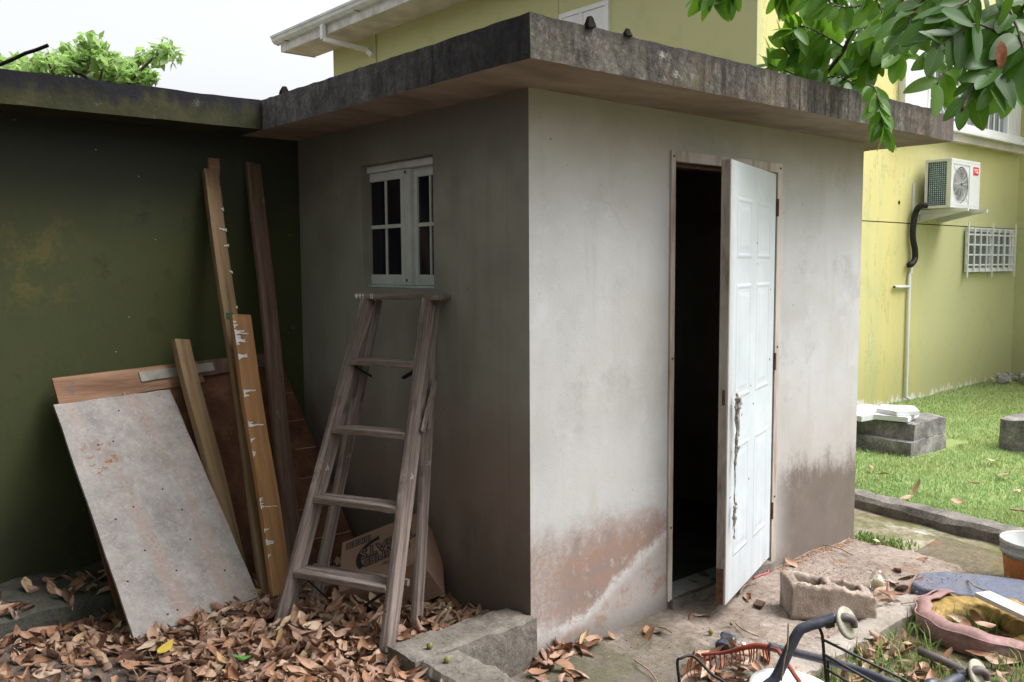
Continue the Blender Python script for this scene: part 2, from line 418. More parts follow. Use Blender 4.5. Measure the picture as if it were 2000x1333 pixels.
MT = dict(
    plaster_front=mat_plaster('plaster_front', True), plaster_left=mat_plaster('plaster_left', False),
    slab_side=mat_slab('slab_side', 'side'), slab_front=mat_slab('slab_front', 'front'),
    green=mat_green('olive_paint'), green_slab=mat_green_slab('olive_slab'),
    house=mat_house('house_paint'),
    white=flat('white_paint', (.70, .71, .72), .45, .05, 5, bumps=.05),
    white_dirty=flat('white_dirty', (.60, .59, .57), .6, .18, 6),
    soffit=flat('soffit_board', (.66, .60, .57), .75, .12, 3),
    gutter=flat('gutter_metal', (.66, .70, .71), .4, .10, 6),
    sash=flat('sash_paint', (.66, .685, .70), .5, .08, 9),
    door=mat_door(),
    frame=mat_wood('frame_wood', ((.27, .20, .165), (.50, .45, .40), (.56, .52, .48)), 6, (1, 1, .1), knots=False),
    edge=mat_wood('door_edge', ((.10, .07, .055), (.30, .26, .24), (.40, .37, .35)), 5, (1, 1, .25), knots=False),
    rust=flat('rust', (.11, .055, .035), .8, .25, 40),
    ladder=mat_wood('ladder_wood', ((.05, .04, .036), (.215, .168, .15), (.41, .345, .315)), 46, (1, 1, .05), paint=[((.10, .075, .065), .56, .66, 6), ((.50, .50, .48), .69, .72, 21), ((.20, .25, .14), .70, .73, 13)]),
    ply=None, pine=mat_wood('pine', ((.13, .082, .045), (.225, .15, .085), (.31, .22, .135)), 26, (1, 1, .04), paint=[((.13, .09, .06), .58, .72, 5), ((.17, .12, .085), .6, .7, 14)]),
    redwood=mat_wood('old_red_wood', ((.065, .04, .034), (.135, .082, .063), (.21, .145, .12)), 22, (1, 1, .05), paint=[((.30, .28, .27), .63, .7, 7)]),
    redply=mat_wood('red_plywood', ((.075, .032, .02), (.13, .058, .036), (.20, .10, .062)), 9, (1, .1, 1)),
    tan=mat_wood('tan_board', ((.14, .075, .05), (.25, .145, .09), (.34, .21, .14)), 16, (.08, 1, 1), paint=[((.10, .10, .11), .64, .7, 8)]),
    batten=flat('pale_batten', (.34, .32, .29), .8, .25, 9),
    paintdrip=flat('paint_drip', (.66, .67, .68), .5, .04, 30),
    card=flat('cardboard', (.32, .20, .145), .9, .10, 6),
    ink=flat('print_ink', (.022, .022, .03), .7, .1, 20),
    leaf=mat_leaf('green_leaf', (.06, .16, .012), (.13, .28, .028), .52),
    leaf_dark=mat_leaf('green_leaf_shaded', (.022, .078, .008), (.05, .14, .014), .38),  # darker copy of the leaf green, shade of the near sprays in its colour
    leaf_bg=mat_leaf('far_leaf', (.30, .43, .18), (.42, .54, .26), .6),
    dry=mat_dryleaf('dry_leaf'),
    bark=flat('bark', (.13, .10, .085), .9, .3, 30, bumps=.6),
    twig=flat('twig', (.30, .22, .15), .85, .25, 30),
    grass=mat_grass('lawn_grass', (.19, .32, .10), (.27, .41, .15), (.37, .49, .22)),
    weed=mat_grass('weed_grass', (.045, .12, .02), (.09, .19, .035), (.15, .26, .05)),
    kerb=mat_concrete('kerb_concrete', (.075, .064, .055), (.17, .15, .13), (.27, .245, .22)),
    kerb_lawn=mat_concrete('kerb_lawn', (.055, .052, .05), (.16, .145, .13), (.29, .26, .235)),
    ledge=mat_concrete('ledge_concrete', (.03, .03, .027), (.075, .072, .064), (.13, .125, .11), .2),
    block=mat_concrete('block_concrete', (.05, .045, .047), (.19, .178, .175), (.40, .375, .35)),
    cinder=mat_concrete('cinder', (.15, .115, .09), (.30, .235, .195), (.45, .375, .325), 0, 1.6),
    pad=mat_soil('pad_dirt', ((.14, .105, .085), (.24, .195, .165), (.34, .29, .255))),
    strip=mat_concrete('strip_concrete', (.17, .145, .125), (.27, .235, .205), (.37, .33, .295)),
    bed=mat_soil('bed_soil', ((.075, .055, .047), (.135, .105, .092), (.20, .165, .145))),
    path=mat_soil('path_mossy', ((.14, .12, .085), (.26, .23, .17), (.37, .33, .27)), True, .75, (.52, .50, .49)),
    soil=mat_soil('yard_soil', ((.075, .062, .042), (.135, .112, .08), (.20, .165, .125)), True, .55),
    lawnsoil=mat_soil('lawn_soil', ((.14, .20, .06), (.22, .28, .10), (.28, .31, .14)), False),
    lump=flat('dark_lump', (.022, .019, .017), .95, .3, 40, spec=.05),
    glass_dark=flat('dark_glass', (.008, .009, .02), .12, .1, 3, spec=.5, bumps=0),
    glass_win=flat('window_glass', (.20, .22, .25), .12, .2, 2, spec=.6, bumps=0),
    navy=grimy('navy_tube', (.034, .04, .066), (.12, .10, .08), .55, .33, 22, .5),
    blackwire=flat('black_wire', (.018, .017, .017), .5, .2, 14),
    disc=grimy('plastic_disc', (.37, .355, .28), (.20, .165, .12), .6, .45, 30, .4),
    greyplastic=flat('grey_plastic', (.12, .10, .098), .5, .15, 12),
    red=grimy('red_plastic', (.30, .052, .03), (.16, .09, .06), .6, .5, 25),
    slate=grimy('slate_mat', (.11, .125, .18), (.16, .135, .115), .55, .5, 7),
    pink=grimy('pink_vinyl', (.29, .165, .16), (.15, .115, .09), .6, .55, 9),
    foam=grimy('yellow_foam', (.34, .235, .085), (.14, .095, .045), .75, .9, 12, .1),
    bucket=grimy('bucket_white', (.42, .42, .39), (.17, .16, .13), .7, .55, 12),
    bucket_in=flat('bucket_inside', (.60, .62, .62), .5, .05, 9),
    orange=grimy('orange_label', (.48, .165, .05), (.25, .14, .08), .6, .5, 12),
    black=flat('black_rubber', (.016, .016, .018), .55, .1, 20),
    acgrey=flat('ac_metal', (.62, .63, .63), .4, .04, 5, bumps=.02),
    coil=None, badge=flat('red_badge', (.62, .03, .06), .45, .03, 5, bumps=0),
    fruit=flat('fruit', (.20, .19, .055), .5, .2, 30),
    cloth=flat('cloth_rag', (.40, .365, .335), .95, .35, 60, bumps=.5),
    stone=mat_concrete('rubble', (.16, .14, .13), (.32, .30, .28), (.5, .48, .46)),
    inside=flat('inside_plaster', (.06, .058, .055), .95, .15, 4),
    curtain=flat('curtain', (.50, .52, .56), .8, .1, 5),
)
def mat_ply():
    g = G('weathered_plywood')
    st = g.noise(7, 6, .6, (1, .09, 1), .8)
    a = g.noise(7, 7, .75)
    col = g.ramp(a, [(.3, (.19, .178, .172)), (.48, (.285, .262, .25)), (.68, (.37, .345, .33))])
    col = g.mix(g.m('MULTIPLY', g.st(st, .47, .62), .55), col, (.33, .235, .20))
    fl = g.noise(30, 4, .75, None, 1.5)
    col = g.mix(g.m('MULTIPLY', g.st(fl, .54, .62), .45), col, (.21, .20, .195))
    col = g.mix(g.m('MULTIPLY', g.st(fl, .46, .38), .4), col, (.42, .40, .39))
    col = g.mix(g.m('MULTIPLY', g.st(g.noise(11, 6, .75), .58, .68), .45), col, (.15, .145, .14))
    col = g.mix(g.m('MULTIPLY', g.st(g.noise(8, 5, .7), .66, .71), .6), col, (.12, .135, .08))
    x_, y_, z_ = g.xyz()
    spot = g.m('MULTIPLY', g.st(g.m('ABSOLUTE', g.m('SUBTRACT', x_, .20)), .09, .04), g.st(g.m('ABSOLUTE', g.m('SUBTRACT', y_, .86)), .11, .05))
    col = g.mix(g.m('MULTIPLY', spot, g.st(g.noise(22, 5, .8), .54, .58)), col, (.24, .115, .05))
    return g.done(col, .9, g.bump(g.m('ADD', a, st), .4, .004), .15)
MT['ply'] = mat_ply()
def mat_coil():
    g = G('coil_mesh')
    v = g.vor(42, 'F1', None, .1)
    col = g.mix(g.st(v, .42, .3), (.045, .085, .12), (.40, .50, .55))
    return g.done(col, .5, g.bump(v, .5, .004), .4)
MT['coil'] = mat_coil()

# ------------------------------------------------------------------ mesh helpers
class MB:
    def __init__(s):
        s.v, s.f, s.uv = [], [], None
    def add(s, vs_, fs):
        o = len(s.v)
        s.v += [tuple(p) for p in vs_]
        s.f += [tuple(i+o for i in f) for f in fs]
        return s
    def box(s, lo, hi):
        x0, y0, z0 = lo
        x1, y1, z1 = hi
        return s.add([(x0, y0, z0), (x1, y0, z0), (x1, y1, z0), (x0, y1, z0), (x0, y0, z1), (x1, y0, z1), (x1, y1, z1), (x0, y1, z1)],
                     [(3, 2, 1, 0), (4, 5, 6, 7), (0, 1, 5, 4), (1, 2, 6, 5), (2, 3, 7, 6), (3, 0, 4, 7)])
    def obox(s, p0, p1, w, d, wd=None):        # bar from p0 to p1, width w along wd, depth d
        p0, p1 = Vector(p0), Vector(p1)
        t = (p1-p0).normalized()
        a = Vector(wd) if wd is not None else (t.orthogonal())
        a = (a - t*a.dot(t)).normalized()
        b = t.cross(a)
        q = []
        for p in (p0, p1):
            for i, j in ((-1, -1), (1, -1), (1, 1), (-1, 1)):
                q.append(p + a*(i*w/2) + b*(j*d/2))
        return s.add(q, [(3, 2, 1, 0), (4, 5, 6, 7), (0, 1, 5, 4), (1, 2, 6, 5), (2, 3, 7, 6), (3, 0, 4, 7)])
    def tube(s, pts, r, n=8, cap=True):
        pts = [Vector(p) for p in pts]
        rs = r if isinstance(r, (list, tuple)) else [r]*len(pts)
        prev = None
        rings = []
        o = len(s.v)
        for i, p in enumerate(pts):
            t = (pts[min(i+1, len(pts)-1)] - pts[max(i-1, 0)]).normalized()
            a = t.orthogonal().normalized() if prev is None else (prev - t*prev.dot(t)).normalized()
            prev = a
            b = t.cross(a)
            for k in range(n):
                an = 2*math.pi*k/n
                s.v.append(tuple(p + a*(math.cos(an)*rs[i]) + b*(math.sin(an)*rs[i])))
        for i in range(len(pts)-1):
            for k in range(n):
                s.f.append((o+i*n+k, o+i*n+(k+1) % n, o+(i+1)*n+(k+1) % n, o+(i+1)*n+k))
        if cap:
            s.f.append(tuple(o+k for k in range(n))[::-1])
            s.f.append(tuple(o+(len(pts)-1)*n+k for k in range(n)))
        return s
    def lathe(s, prof, n=24, c=(0, 0, 0), ax=(0, 0, 1), a0=0, a1=2*math.pi, closed=True):
        ax = Vector(ax).normalized()
        e = ax.orthogonal().normalized()
        h = ax.cross(e)
        c = Vector(c)
        o = len(s.v)
        m_ = n if closed else n+1
        for k in range(m_):
            an = a0 + (a1-a0)*k/n
            for (r_, z_) in prof:
                s.v.append(tuple(c + (e*math.cos(an) + h*math.sin(an))*r_ + ax*z_))
        L = len(prof)
        for k in range(n):
            k2 = (k+1) % m_
            for i in range(L-1):
                s.f.append((o+k*L+i, o+k2*L+i, o+k2*L+i+1, o+k*L+i+1))
        return s
    def prism(s, poly, z0, z1):
        n = len(poly)
        vs_ = [(p[0], p[1], z0) for p in poly] + [(p[0], p[1], z1) for p in poly]
        fs = [tuple(range(n))[::-1], tuple(range(n, 2*n))] + [(i, (i+1) % n, n+(i+1) % n, n+i) for i in range(n)]
        return s.add(vs_, fs)
    def moved(s, mtx):
        s.v = [tuple(mtx @ Vector(p)) for p in s.v]
        return s
    def obj(s, name, mat, parent=None, smooth=False, bevel=0, loc=None):
        me = bpy.data.meshes.new(name)
        me.from_pydata(s.v, [], s.f)
        bm = bmesh.new()
        bm.from_mesh(me)
        if bevel:
            ed = [e for e in bm.edges if len(e.link_faces) == 2 and e.calc_face_angle(0) > .6]
            bmesh.ops.bevel(bm, geom=ed, offset=bevel, segments=2, affect='EDGES', profile=.6, clamp_overlap=True)
        bmesh.ops.recalc_face_normals(bm, faces=bm.faces)
        bm.to_mesh(me)
        bm.free()
        if smooth:
            me.polygons.foreach_set('use_smooth', [True]*len(me.polygons))
        return link(name, me, mat, parent, loc)

def link(name, me, mat, parent=None, loc=None):
    if mat is not None and not me.materials:
        for mm in (mat if isinstance(mat, (list, tuple)) else [mat]):
            me.materials.append(MT[mm] if isinstance(mm, str) else mm)
    o = bpy.data.objects.new(name, me)
    COL.objects.link(o)
    if parent is not None:
        o.parent = parent
    if loc is not None:
        o.location = loc
    return o
def tag(o, label, cat, group=None, kind=None):
    if label:
        o['label'] = label
    if cat:
        o['category'] = cat
    if group:
        o['group'] = group
    if kind:
        o['kind'] = kind
    return o
def empty(name, label, cat, loc=(0, 0, 0), group=None, rot=None):
    o = bpy.data.objects.new(name, None)
    o.empty_display_size = .1
    COL.objects.link(o)
    o.location = loc
    if rot is not None:
        o.rotation_euler = rot
    return tag(o, label, cat, group)
def fbm(p, sc, oc=3):
    v, a = 0, 1
    p = Vector(p)*sc
    for _ in range(oc):
        v += mnoise.noise(p)*a
        p = p*2.1
        a *= .5
    return v
def rough_box(lo, hi, step, amp, sc=9, seed=0, edge=0.0):
    """box of small quads, its skin pushed about by noise; edge>0 chips the upper edges"""
    lo, hi = Vector(lo), Vector(hi)
    n = [max(1, int(round((hi[i]-lo[i])/step))) for i in range(3)]
    idx, vs_, fs = {}, [], []
    def vid(i, j, k):
        key = (i, j, k)
        if key not in idx:
            p = Vector((lo[0]+(hi[0]-lo[0])*i/n[0], lo[1]+(hi[1]-lo[1])*j/n[1], lo[2]+(hi[2]-lo[2])*k/n[2]))
            q = p + Vector((seed*3.1, seed*1.7, seed*.9))
            d = Vector((fbm(q, sc), fbm(q+Vector((9, 0, 0)), sc), fbm(q+Vector((0, 9, 0)), sc)))*amp
            if edge and k == n[2] and (i in (0, n[0]) or j in (0, n[1])):
                d.z -= edge*max(0, fbm(q, sc*.8, 4)+.25)
            idx[key] = len(vs_)
            vs_.append(tuple(p+d))
        return idx[key]
    for a in range(3):
        b, c = (a+1) % 3, (a+2) % 3
        for side in (0, n[a]):
            for i in range(n[b]):
                for j in range(n[c]):
                    q = []
                    for di, dj in ((0, 0), (1, 0), (1, 1), (0, 1)):
                        t = [0, 0, 0]
                        t[a], t[b], t[c] = side, i+di, j+dj
                        q.append(vid(*t))
                    fs.append(tuple(q) if side else tuple(q[::-1]))
    m_ = MB()
    m_.v, m_.f = vs_, fs
    return m_
def holed(us, vs_, holes, put, t0, t1):
    """wall sheet with openings: us/vs_ = cut lines, holes = rectangles left out, put(u,v,t) -> point"""
    us, vs_ = sorted(set(us)), sorted(set(vs_))
    def is_hole(u, v):
        return any(h[0] < u < h[1] and h[2] < v < h[3] for h in holes)
    m_ = MB()
    solid = {}
    for i in range(len(us)-1):
        for j in range(len(vs_)-1):
            solid[i, j] = not is_hole((us[i]+us[i+1])/2, (vs_[j]+vs_[j+1])/2)
    for (i, j), sld in solid.items():
        if not sld:
            continue
        u0, u1, v0, v1 = us[i], us[i+1], vs_[j], vs_[j+1]
        m_.add([put(u0, v0, t0), put(u1, v0, t0), put(u1, v1, t0), put(u0, v1, t0)], [(0, 1, 2, 3)])
        m_.add([put(u0, v0, t1), put(u1, v0, t1), put(u1, v1, t1), put(u0, v1, t1)], [(3, 2, 1, 0)])
        for (di, dj, a, b) in ((-1, 0, (u0, v0), (u0, v1)), (1, 0, (u1, v0), (u1, v1)), (0, -1, (u0, v0), (u1, v0)), (0, 1, (u0, v1), (u1, v1))):
            if not solid.get((i+di, j+dj), False):
                m_.add([put(*a, t0), put(*b, t0), put(*b, t1), put(*a, t1)], [(0, 1, 2, 3)])
    return m_
def np_mesh(name, v, f, mat, parent=None, smooth=False):
    me = bpy.data.meshes.new(name)
    nv, nf, k = len(v), len(f), f.shape[1]
    me.vertices.add(nv)
    me.vertices.foreach_set('co', np.asarray(v, np.float32).ravel())
    me.loops.add(nf*k)
    me.loops.foreach_set('vertex_index', np.asarray(f, np.int32).ravel())
    me.polygons.add(nf)
    me.polygons.foreach_set('loop_start', np.arange(nf, dtype=np.int32)*k)
    if smooth:
        me.polygons.foreach_set('use_smooth', np.ones(nf, bool))
    me.update()
    me.validate()
    return link(name, me, mat, parent)
def text_mesh(s, size, ext=.0006, bold=0.0):
    cu = bpy.data.curves.new('lettering', 'FONT')
    cu.body = s
    cu.size = size
    cu.extrude = ext
    cu.offset = bold
    cu.align_x = 'CENTER'
    cu.align_y = 'CENTER'
    cu.resolution_u = 3
    o = bpy.data.objects.new('lettering', cu)
    COL.objects.link(o)
    dg = bpy.context.evaluated_depsgraph_get()
    me = bpy.data.meshes.new_from_object(o.evaluated_get(dg))
    bpy.data.objects.remove(o)
    bpy.data.curves.remove(cu)
    me.materials.clear()
    return me
def basis(o, ex, ey, ez):
    return Matrix(((ex[0], ey[0], ez[0], o[0]), (ex[1], ey[1], ez[1], o[1]), (ex[2], ey[2], ez[2], o[2]), (0, 0, 0, 1)))


# ================================================================== the setting: ground
def sheet(name, poly_or_rect, step, zf, mat, kind='structure', label=None):
    x0, x1, y0, y1 = poly_or_rect
    nx, ny = max(1, int((x1-x0)/step)), max(1, int((y1-y0)/step))
    X, Y = np.meshgrid(np.linspace(x0, x1, nx+1), np.linspace(y0, y1, ny+1))
    v = [(a, b, zf(a, b)) for a, b in zip(X.ravel(), Y.ravel())]
    i, j = np.meshgrid(np.arange(nx), np.arange(ny))
    b = (j*(nx+1)+i).ravel()
    f = np.stack([b, b+1, b+nx+2, b+nx+1], 1)
    o = np_mesh(name, np.array(v), f, mat, None, True)
    o['kind'] = kind
    return o
g_ = MB().add([(-300, -300, -.10), (300, -300, -.10), (300, 300, -.10), (-300, 300, -.10)], [(0, 1, 2, 3)]).obj('ground', 'soil')
g_['kind'] = 'structure'
def yard_z(x, y):
    return -.035 + .022*fbm((x, y, 0), 2.2)
sheet('yard', (-2.4, 3.1, -5.0, -.3), .06, yard_z, 'soil')
def pad_edge(x):
    return -.66 + .03*fbm((x, 3, 0), 4)
def pad_z(x, y):
    e = min(y-pad_edge(x), 2.56+.04*fbm((y, 8, 0), 4)-x)
    h = .006 + .012*fbm((x, y, 2), 3.0) + .005*fbm((x, y, 5), 14)
    if x < .35:
        h -= .02*(.35-x)
    return h if e > 0 else h - .09*min(1, -e/.05)
sheet('concrete_pad', (-.40, 2.66, -.76, .14), .022, pad_z, 'pad')
def path_z(x, y):
    return -.058 + .012*fbm((x, y, 7), 2.5) + .004*fbm((x, y, 1), 12)
sheet('path', (2.45, 3.75, -4.0, 3.2), .05, path_z, 'path')
def lawn_z(x, y):
    return .0 + .02*fbm((x, y, 4), .9) + .022*max(0, x-8.5)
def lawn_edge(y):      # x of the lawn side of its kerb
    return 3.50 + .10*math.sin((y+.2)*1.1) + (.06 if y > 0 else 0)*y
sheet('lawn', (3.4, 16, -9, 2.4), .2, lambda x, y: lawn_z(x, y) if x > lawn_edge(y)-.05 else -.12, 'lawnsoil')
def bed_z(x, y):
    z = .112 + .016*fbm((x, y, 9), 2.0)
    d = math.hypot((x+.75)/.75, (y-.75)/.75)
    z += .035*max(0, 1-d)
    z += .05*max(0, min(1, (x+.85)/.2))*max(0, min(1, (.12-y)/.2))
    if y < -.3:
        z -= .05*min(1, (-.3-y))
    return z
sheet('leaf_bed_soil', (-4.2, -.02, -.9, 1.95), .05, lambda x, y: bed_z(x, y) if (x < -.5 or y > .05) else -.08, 'bed')
# a soil shoulder so the higher bed runs out on the camera side
sheet('bank', (-4.2, -.5, -3.2, -.88), .1, lambda x, y: bed_z(x, -.9) + (y+.9)*.04, 'bed')

# L-shaped low kerb wall between the bed and the yard
kw = empty('low_kerb_wall', 'L shaped low concrete kerb running out from the shed corner', 'kerb', (0, 0, 0))
rough_box((-.60, -.04, -.10), (-.004, .145, .207), .02, .004, 16, 1, .012).obj('kerb_arm', 'kerb', kw)
rough_box((-.602, -1.9, -.10), (-.405, -.043, .205), .02, .005, 14, 2, .035).obj('kerb_arm', 'kerb', kw)
# broken concrete strip along the pad edge
rough_box((.52, -.80, -.10), (2.06, -.665, .012), .035, .008, 8, 3, .03).obj('edge_strip', 'strip', None)
tag(bpy.data.objects['edge_strip'], 'grey broken concrete strip edging the dirt pad by the grass', 'kerb')
# kerb along the lawn
lk = MB()
ys = [2.6 - .06*i for i in range(110)]
prof = [(-.08, -.12), (-.085, .0), (-.06, .032), (.05, .04), (.10, .02), (.10, -.12)]
for i, y in enumerate(ys):
    x = lawn_edge(y)-.11
    for (a, b) in prof:
        q = Vector((x+a, y, b))
        k = .012*fbm((x+a, y, b), 9)
        lk.v.append((x+a+k, y, b + .016*fbm((x, y*1.0, a*6), 7)))
n_ = len(prof)
for i in range(len(ys)-1):
    for k in range(n_-1):
        lk.f.append((i*n_+k, i*n_+k+1, (i+1)*n_+k+1, (i+1)*n_+k))
tag(lk.obj('lawn_kerb', 'kerb_lawn', None), 'weathered concrete kerb between mossy path and lawn', 'kerb')

# ================================================================== the shed
ZT, ZS = 2.327, 2.477
SW, SD = 2.604, 1.91
shed = empty('shed', 'small grey plastered shed with flat concrete roof and open door', 'shed', (0, 0, 0))
DX0, DX1, DZ0, DZ1 = .893, 1.712, .054, 2.106       # door opening
fw = holed([0, DX0, DX1, SW, .45, 2.15], [-.12, DZ0, DZ1, ZT, 1.1], [(DX0, DX1, DZ0, DZ1)], lambda u, v, t: (u, t, v), 0.0, .13)
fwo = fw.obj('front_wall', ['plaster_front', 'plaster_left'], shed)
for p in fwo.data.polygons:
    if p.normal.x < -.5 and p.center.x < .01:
        p.material_index = 1
WY0, WY1, WZ0, WZ1 = .645, 1.258, 1.530, 2.133     # window recess
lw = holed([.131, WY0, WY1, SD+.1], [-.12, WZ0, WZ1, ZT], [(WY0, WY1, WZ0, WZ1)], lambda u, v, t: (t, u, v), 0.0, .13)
lw.obj('side_wall', 'plaster_left', shed)
MB().box((SW-.13, .131, -.12), (SW, 4.0, ZT)).obj('side_wall', 'plaster_left', shed)
MB().box((.131, 3.9, -.12), (SW-.131, 4.0, ZT)).obj('back_wall', 'inside', shed)
MB().box((.131, .131, -.1), (SW-.131, 3.9, .03)).obj('floor', 'inside', shed)
MB().box((.131, 1.9, .03), (SW-.131, 1.98, ZT-.002)).obj('partition', 'inside', shed)
# roof slab: two faces of different weathering, irregular arrises
sl = rough_box((-.326, -.375, ZT), (2.66, 4.05, ZS), .05, .0022, 16, 5, .004)
slo = sl.obj('roof_slab', ['slab_side', 'slab_front'], shed, True)
for p in slo.data.polygons:
    if p.normal.y < -.5:
        p.material_index = 1
sl2 = rough_box((2.668, -.352, ZT+.002), (2.958, 4.05, ZS-.004), .05, .002, 16, 6, .004)
slo2 = sl2.obj('roof_slab', ['slab_side', 'slab_front'], shed, True)
for p in slo2.data.polygons:
    if p.normal.y < -.5:
        p.material_index = 1
for o_ in (slo, slo2):
    o_.data.polygons.foreach_set('use_smooth', [False]*len(o_.data.polygons))
# door frame and threshold
fr = MB()
fr.box((DX0-.034, -.012, DZ0-.01), (DX0-.003, .10, DZ1+.045)).obj('door_jamb', 'frame', shed, bevel=.002)
MB().box((DX1+.003, -.012, DZ0-.01), (DX1+.043, .10, DZ1+.045)).obj('door_jamb', 'frame', shed, bevel=.002)
MB().box((DX0-.002, -.0125, DZ1-.002), (DX1+.002, .10, DZ1+.0455)).obj('door_head', 'frame', shed, bevel=.002)
MB().box((DX0, .02, DZ1-.022), (DX1, .09, DZ1-.003)).obj('door_stop', 'rust', shed)
rough_box((DX0-.02, -.03, -.05), (DX1+.01, .13, .052), .04, .006, 9, 8).obj('threshold', 'kerb', shed)
for x in (DX0-.018, DX1+.022):
    for z in (.4, 1.2, DZ1+.02):
        MB().lathe([(0, .003), (.005, .003), (.006, 0)], 8, (x, -.0125, z), (0, -1, 0)).obj('nail_head', 'rust', shed)
# door leaf, swung outwards about its right edge
hinge = Vector((1.706, -.006, 0))
free = Vector((.962, -.262, 0))
dx = (free-hinge).normalized()
LW = (free-hinge).length
dn = Vector((-dx.y, dx.x, 0))
if dn.dot(CAM-hinge) < 0:
    dn = -dn
DB, DT, TH = .074, 2.096, .044
door = MB()
Mdoor = basis(hinge, dx, dn, Vector((0, 0, 1)))
door.box((0, -TH, DB), (LW-.0005, 0, DT)).moved(Mdoor)
dro = door.obj('door', 'door', shed, bevel=.0025)
MB().box((LW, -TH+.001, DB+.002), (LW+.003, -.0045, DT-.001)).moved(Mdoor).obj('door_edge', 'edge', dro)
MB().box((LW+.003, -TH*.62, 1.0), (LW+.0048, -TH*.3, 1.07)).moved(Mdoor).obj('strike_plate', 'rust', dro)
MB().box((LW+.0032, -TH+.002, DB+.003), (LW+.0045, -.01, DB+.17)).moved(Mdoor).obj('rot_patch', 'rust', dro)
def door_panel(u0, u1, z0, z1):
    m_ = MB()
    rings = [(0, 0.0002), (.010, .0030), (.016, .0032), (.026, .0010), (.042, .0010), (.060, .0030)]
    for (i, h) in rings:
        m_.v += [(u0+i, h, z0+i), (u1-i, h, z0+i), (u1-i, h, z1-i), (u0+i, h, z1-i)]
    for r_ in range(len(rings)-1):
        for k in range(4):
            m_.f.append((r_*4+k, r_*4+(k+1) % 4, r_*4+4+(k+1) % 4, r_*4+4+k))
    e = (len(rings)-1)*4
    m_.f.append((e, e+1, e+2, e+3))
    m_.moved(Mdoor).obj('panel', 'door', dro)
for (u0, u1) in ((.10, .345), (.44, .685)):
    door_panel(u0, u1, 1.66, 1.94)
    door_panel(u0, u1, 1.01, 1.545)
    door_panel(u0, u1, .27, .80)
for z in (.28, 1.08, 1.88):
    MB().tube([hinge + Vector((.012, -.004, z)), hinge + Vector((.012, -.004, z+.09))], .007, 8).obj('hinge', 'rust', dro)
# small marks on the door
for _ in range(16):
    u, z = rnd.uniform(.05, .75), rnd.uniform(.5, 2.0)
    MB().obox(Vector((u, .0008, z)), Vector((u+rnd.uniform(-.01, .012), .0008, z+rnd.uniform(-.014, .014))), .004, .002, (0, 0, 1)).moved(Mdoor).obj('scuff', 'rust', dro)

# window in the side wall, far reveal visible
win = MB()
X0 = .055
def wy(px):        # pixel column -> y on the sash plane
    return onp(px, 440, 0, X0)[1]
FY0, FY1 = WY0+.002, wy(716)
FZ0, FZ1 = WZ0+.002, WZ1-.03
def frame_bar(name, y0, y1, z0, z1, xa, xb, mat='sash', par=None):
    return MB().box((xa, y0, z0), (xb, y1, z1)).obj(name, mat, par, bevel=.002)
wo = frame_bar('window', FY0, FY1, WZ1-.035, WZ1-.003, X0-.02, X0+.07, 'sash', shed)
frame_bar('frame', FY1, WY1-.002, WZ0+.002, WZ1-.003, X0-.012, X0+.07, 'plaster_left', wo)
frame_bar('frame', FY1-.016, FY1-.0005, WZ0+.012, WZ1-.036, X0-.018, X0+.07, 'sash', wo)
frame_bar('frame', FY0, FY1-.001, WZ0+.001, WZ0+.012, X0-.022, X0+.07, 'sash', wo)
def sash(y0, y1, xa, dead=None):
    sw_ = .028
    z0, z1 = WZ0+.014, WZ1-.037
    s_ = frame_bar('sash', y0, y0+sw_, z0, z1, xa, xa+.028, 'sash', wo)
    for (a, b, c, d) in ((y1-sw_, y1, z0, z1), (y0+sw_, y1-sw_, z0, z0+.05), (y0+sw_, y1-sw_, z1-.042, z1)):
        frame_bar('rail', a, b, c, d, xa+.001, xa+.027, 'sash', s_)
    ym, zm = (y0+y1)/2, (z0+z1)/2+.01
    frame_bar('muntin', ym-.0065, ym+.0065, z0+.05, z1-.042, xa+.004, xa+.02, 'sash', s_)
    frame_bar('muntin', y0+sw_, ym-.0066, zm-.009, zm+.009, xa+.0045, xa+.0205, 'sash', s_)
    frame_bar('muntin', ym+.0066, y1-sw_, zm-.009, zm+.009, xa+.0045, xa+.0205, 'sash', s_)
    for (a, b) in ((y0+sw_, ym-.0066), (ym+.0066, y1-sw_)):
        for (c, d) in ((z0+.05, zm-.009), (zm+.009, z1-.042)):
            MB().box((xa+.011, a, c), (xa+.0145, b, d)).obj('pane', 'glass_dark', s_)
ysp = wy(791)
sash(ysp, FY1-.017, X0-.006)
sash(FY0, wy(804)+.004, X0+.016)
frame_bar('post', wy(804)+.005, ysp-.001, WZ0+.014, WZ1-.037, X0-.002, X0+.04, 'sash', wo)
MB().tube([(X0-.008, FY1-.018, WZ0+.2), (X0-.008, FY1-.018, WZ0+.38)], .006, 6).obj('sash_track', 'greyplastic', wo)
for z in (WZ0+.03, WZ1-.06):
    MB().box((X0-.006, ysp-.018, z), (X0-.0025, ysp-.010, z+.014)).obj('latch', 'blackwire', wo)

# debris on the slab
for (px, py, s_, lab) in ((556, 176, .026, 'dark lump of debris on the roof slab near the inner corner'), (1152, 43, .024, 'larger dark lump on the roof slab edge in front of the house window'), (1226, 61, .018, 'small dark lump on the roof edge right of the house window')):
    p = onp(px, py+8, 2, ZS)
    m_ = rough_box((-s_, -s_*.5, -.006), (s_, s_*.5, s_*1.3), s_*.4, s_*.35, 18, px)
    for i, q in enumerate(m_.v):
        t = max(0, q[2])/(s_*1.3)
        m_.v[i] = (q[0]*(1-.6*t), q[1]*(1-.6*t), q[2])
    tag(m_.obj('roof_debris', 'lump', None, False, loc=p), lab, 'debris', 'debris lumps on the roof')

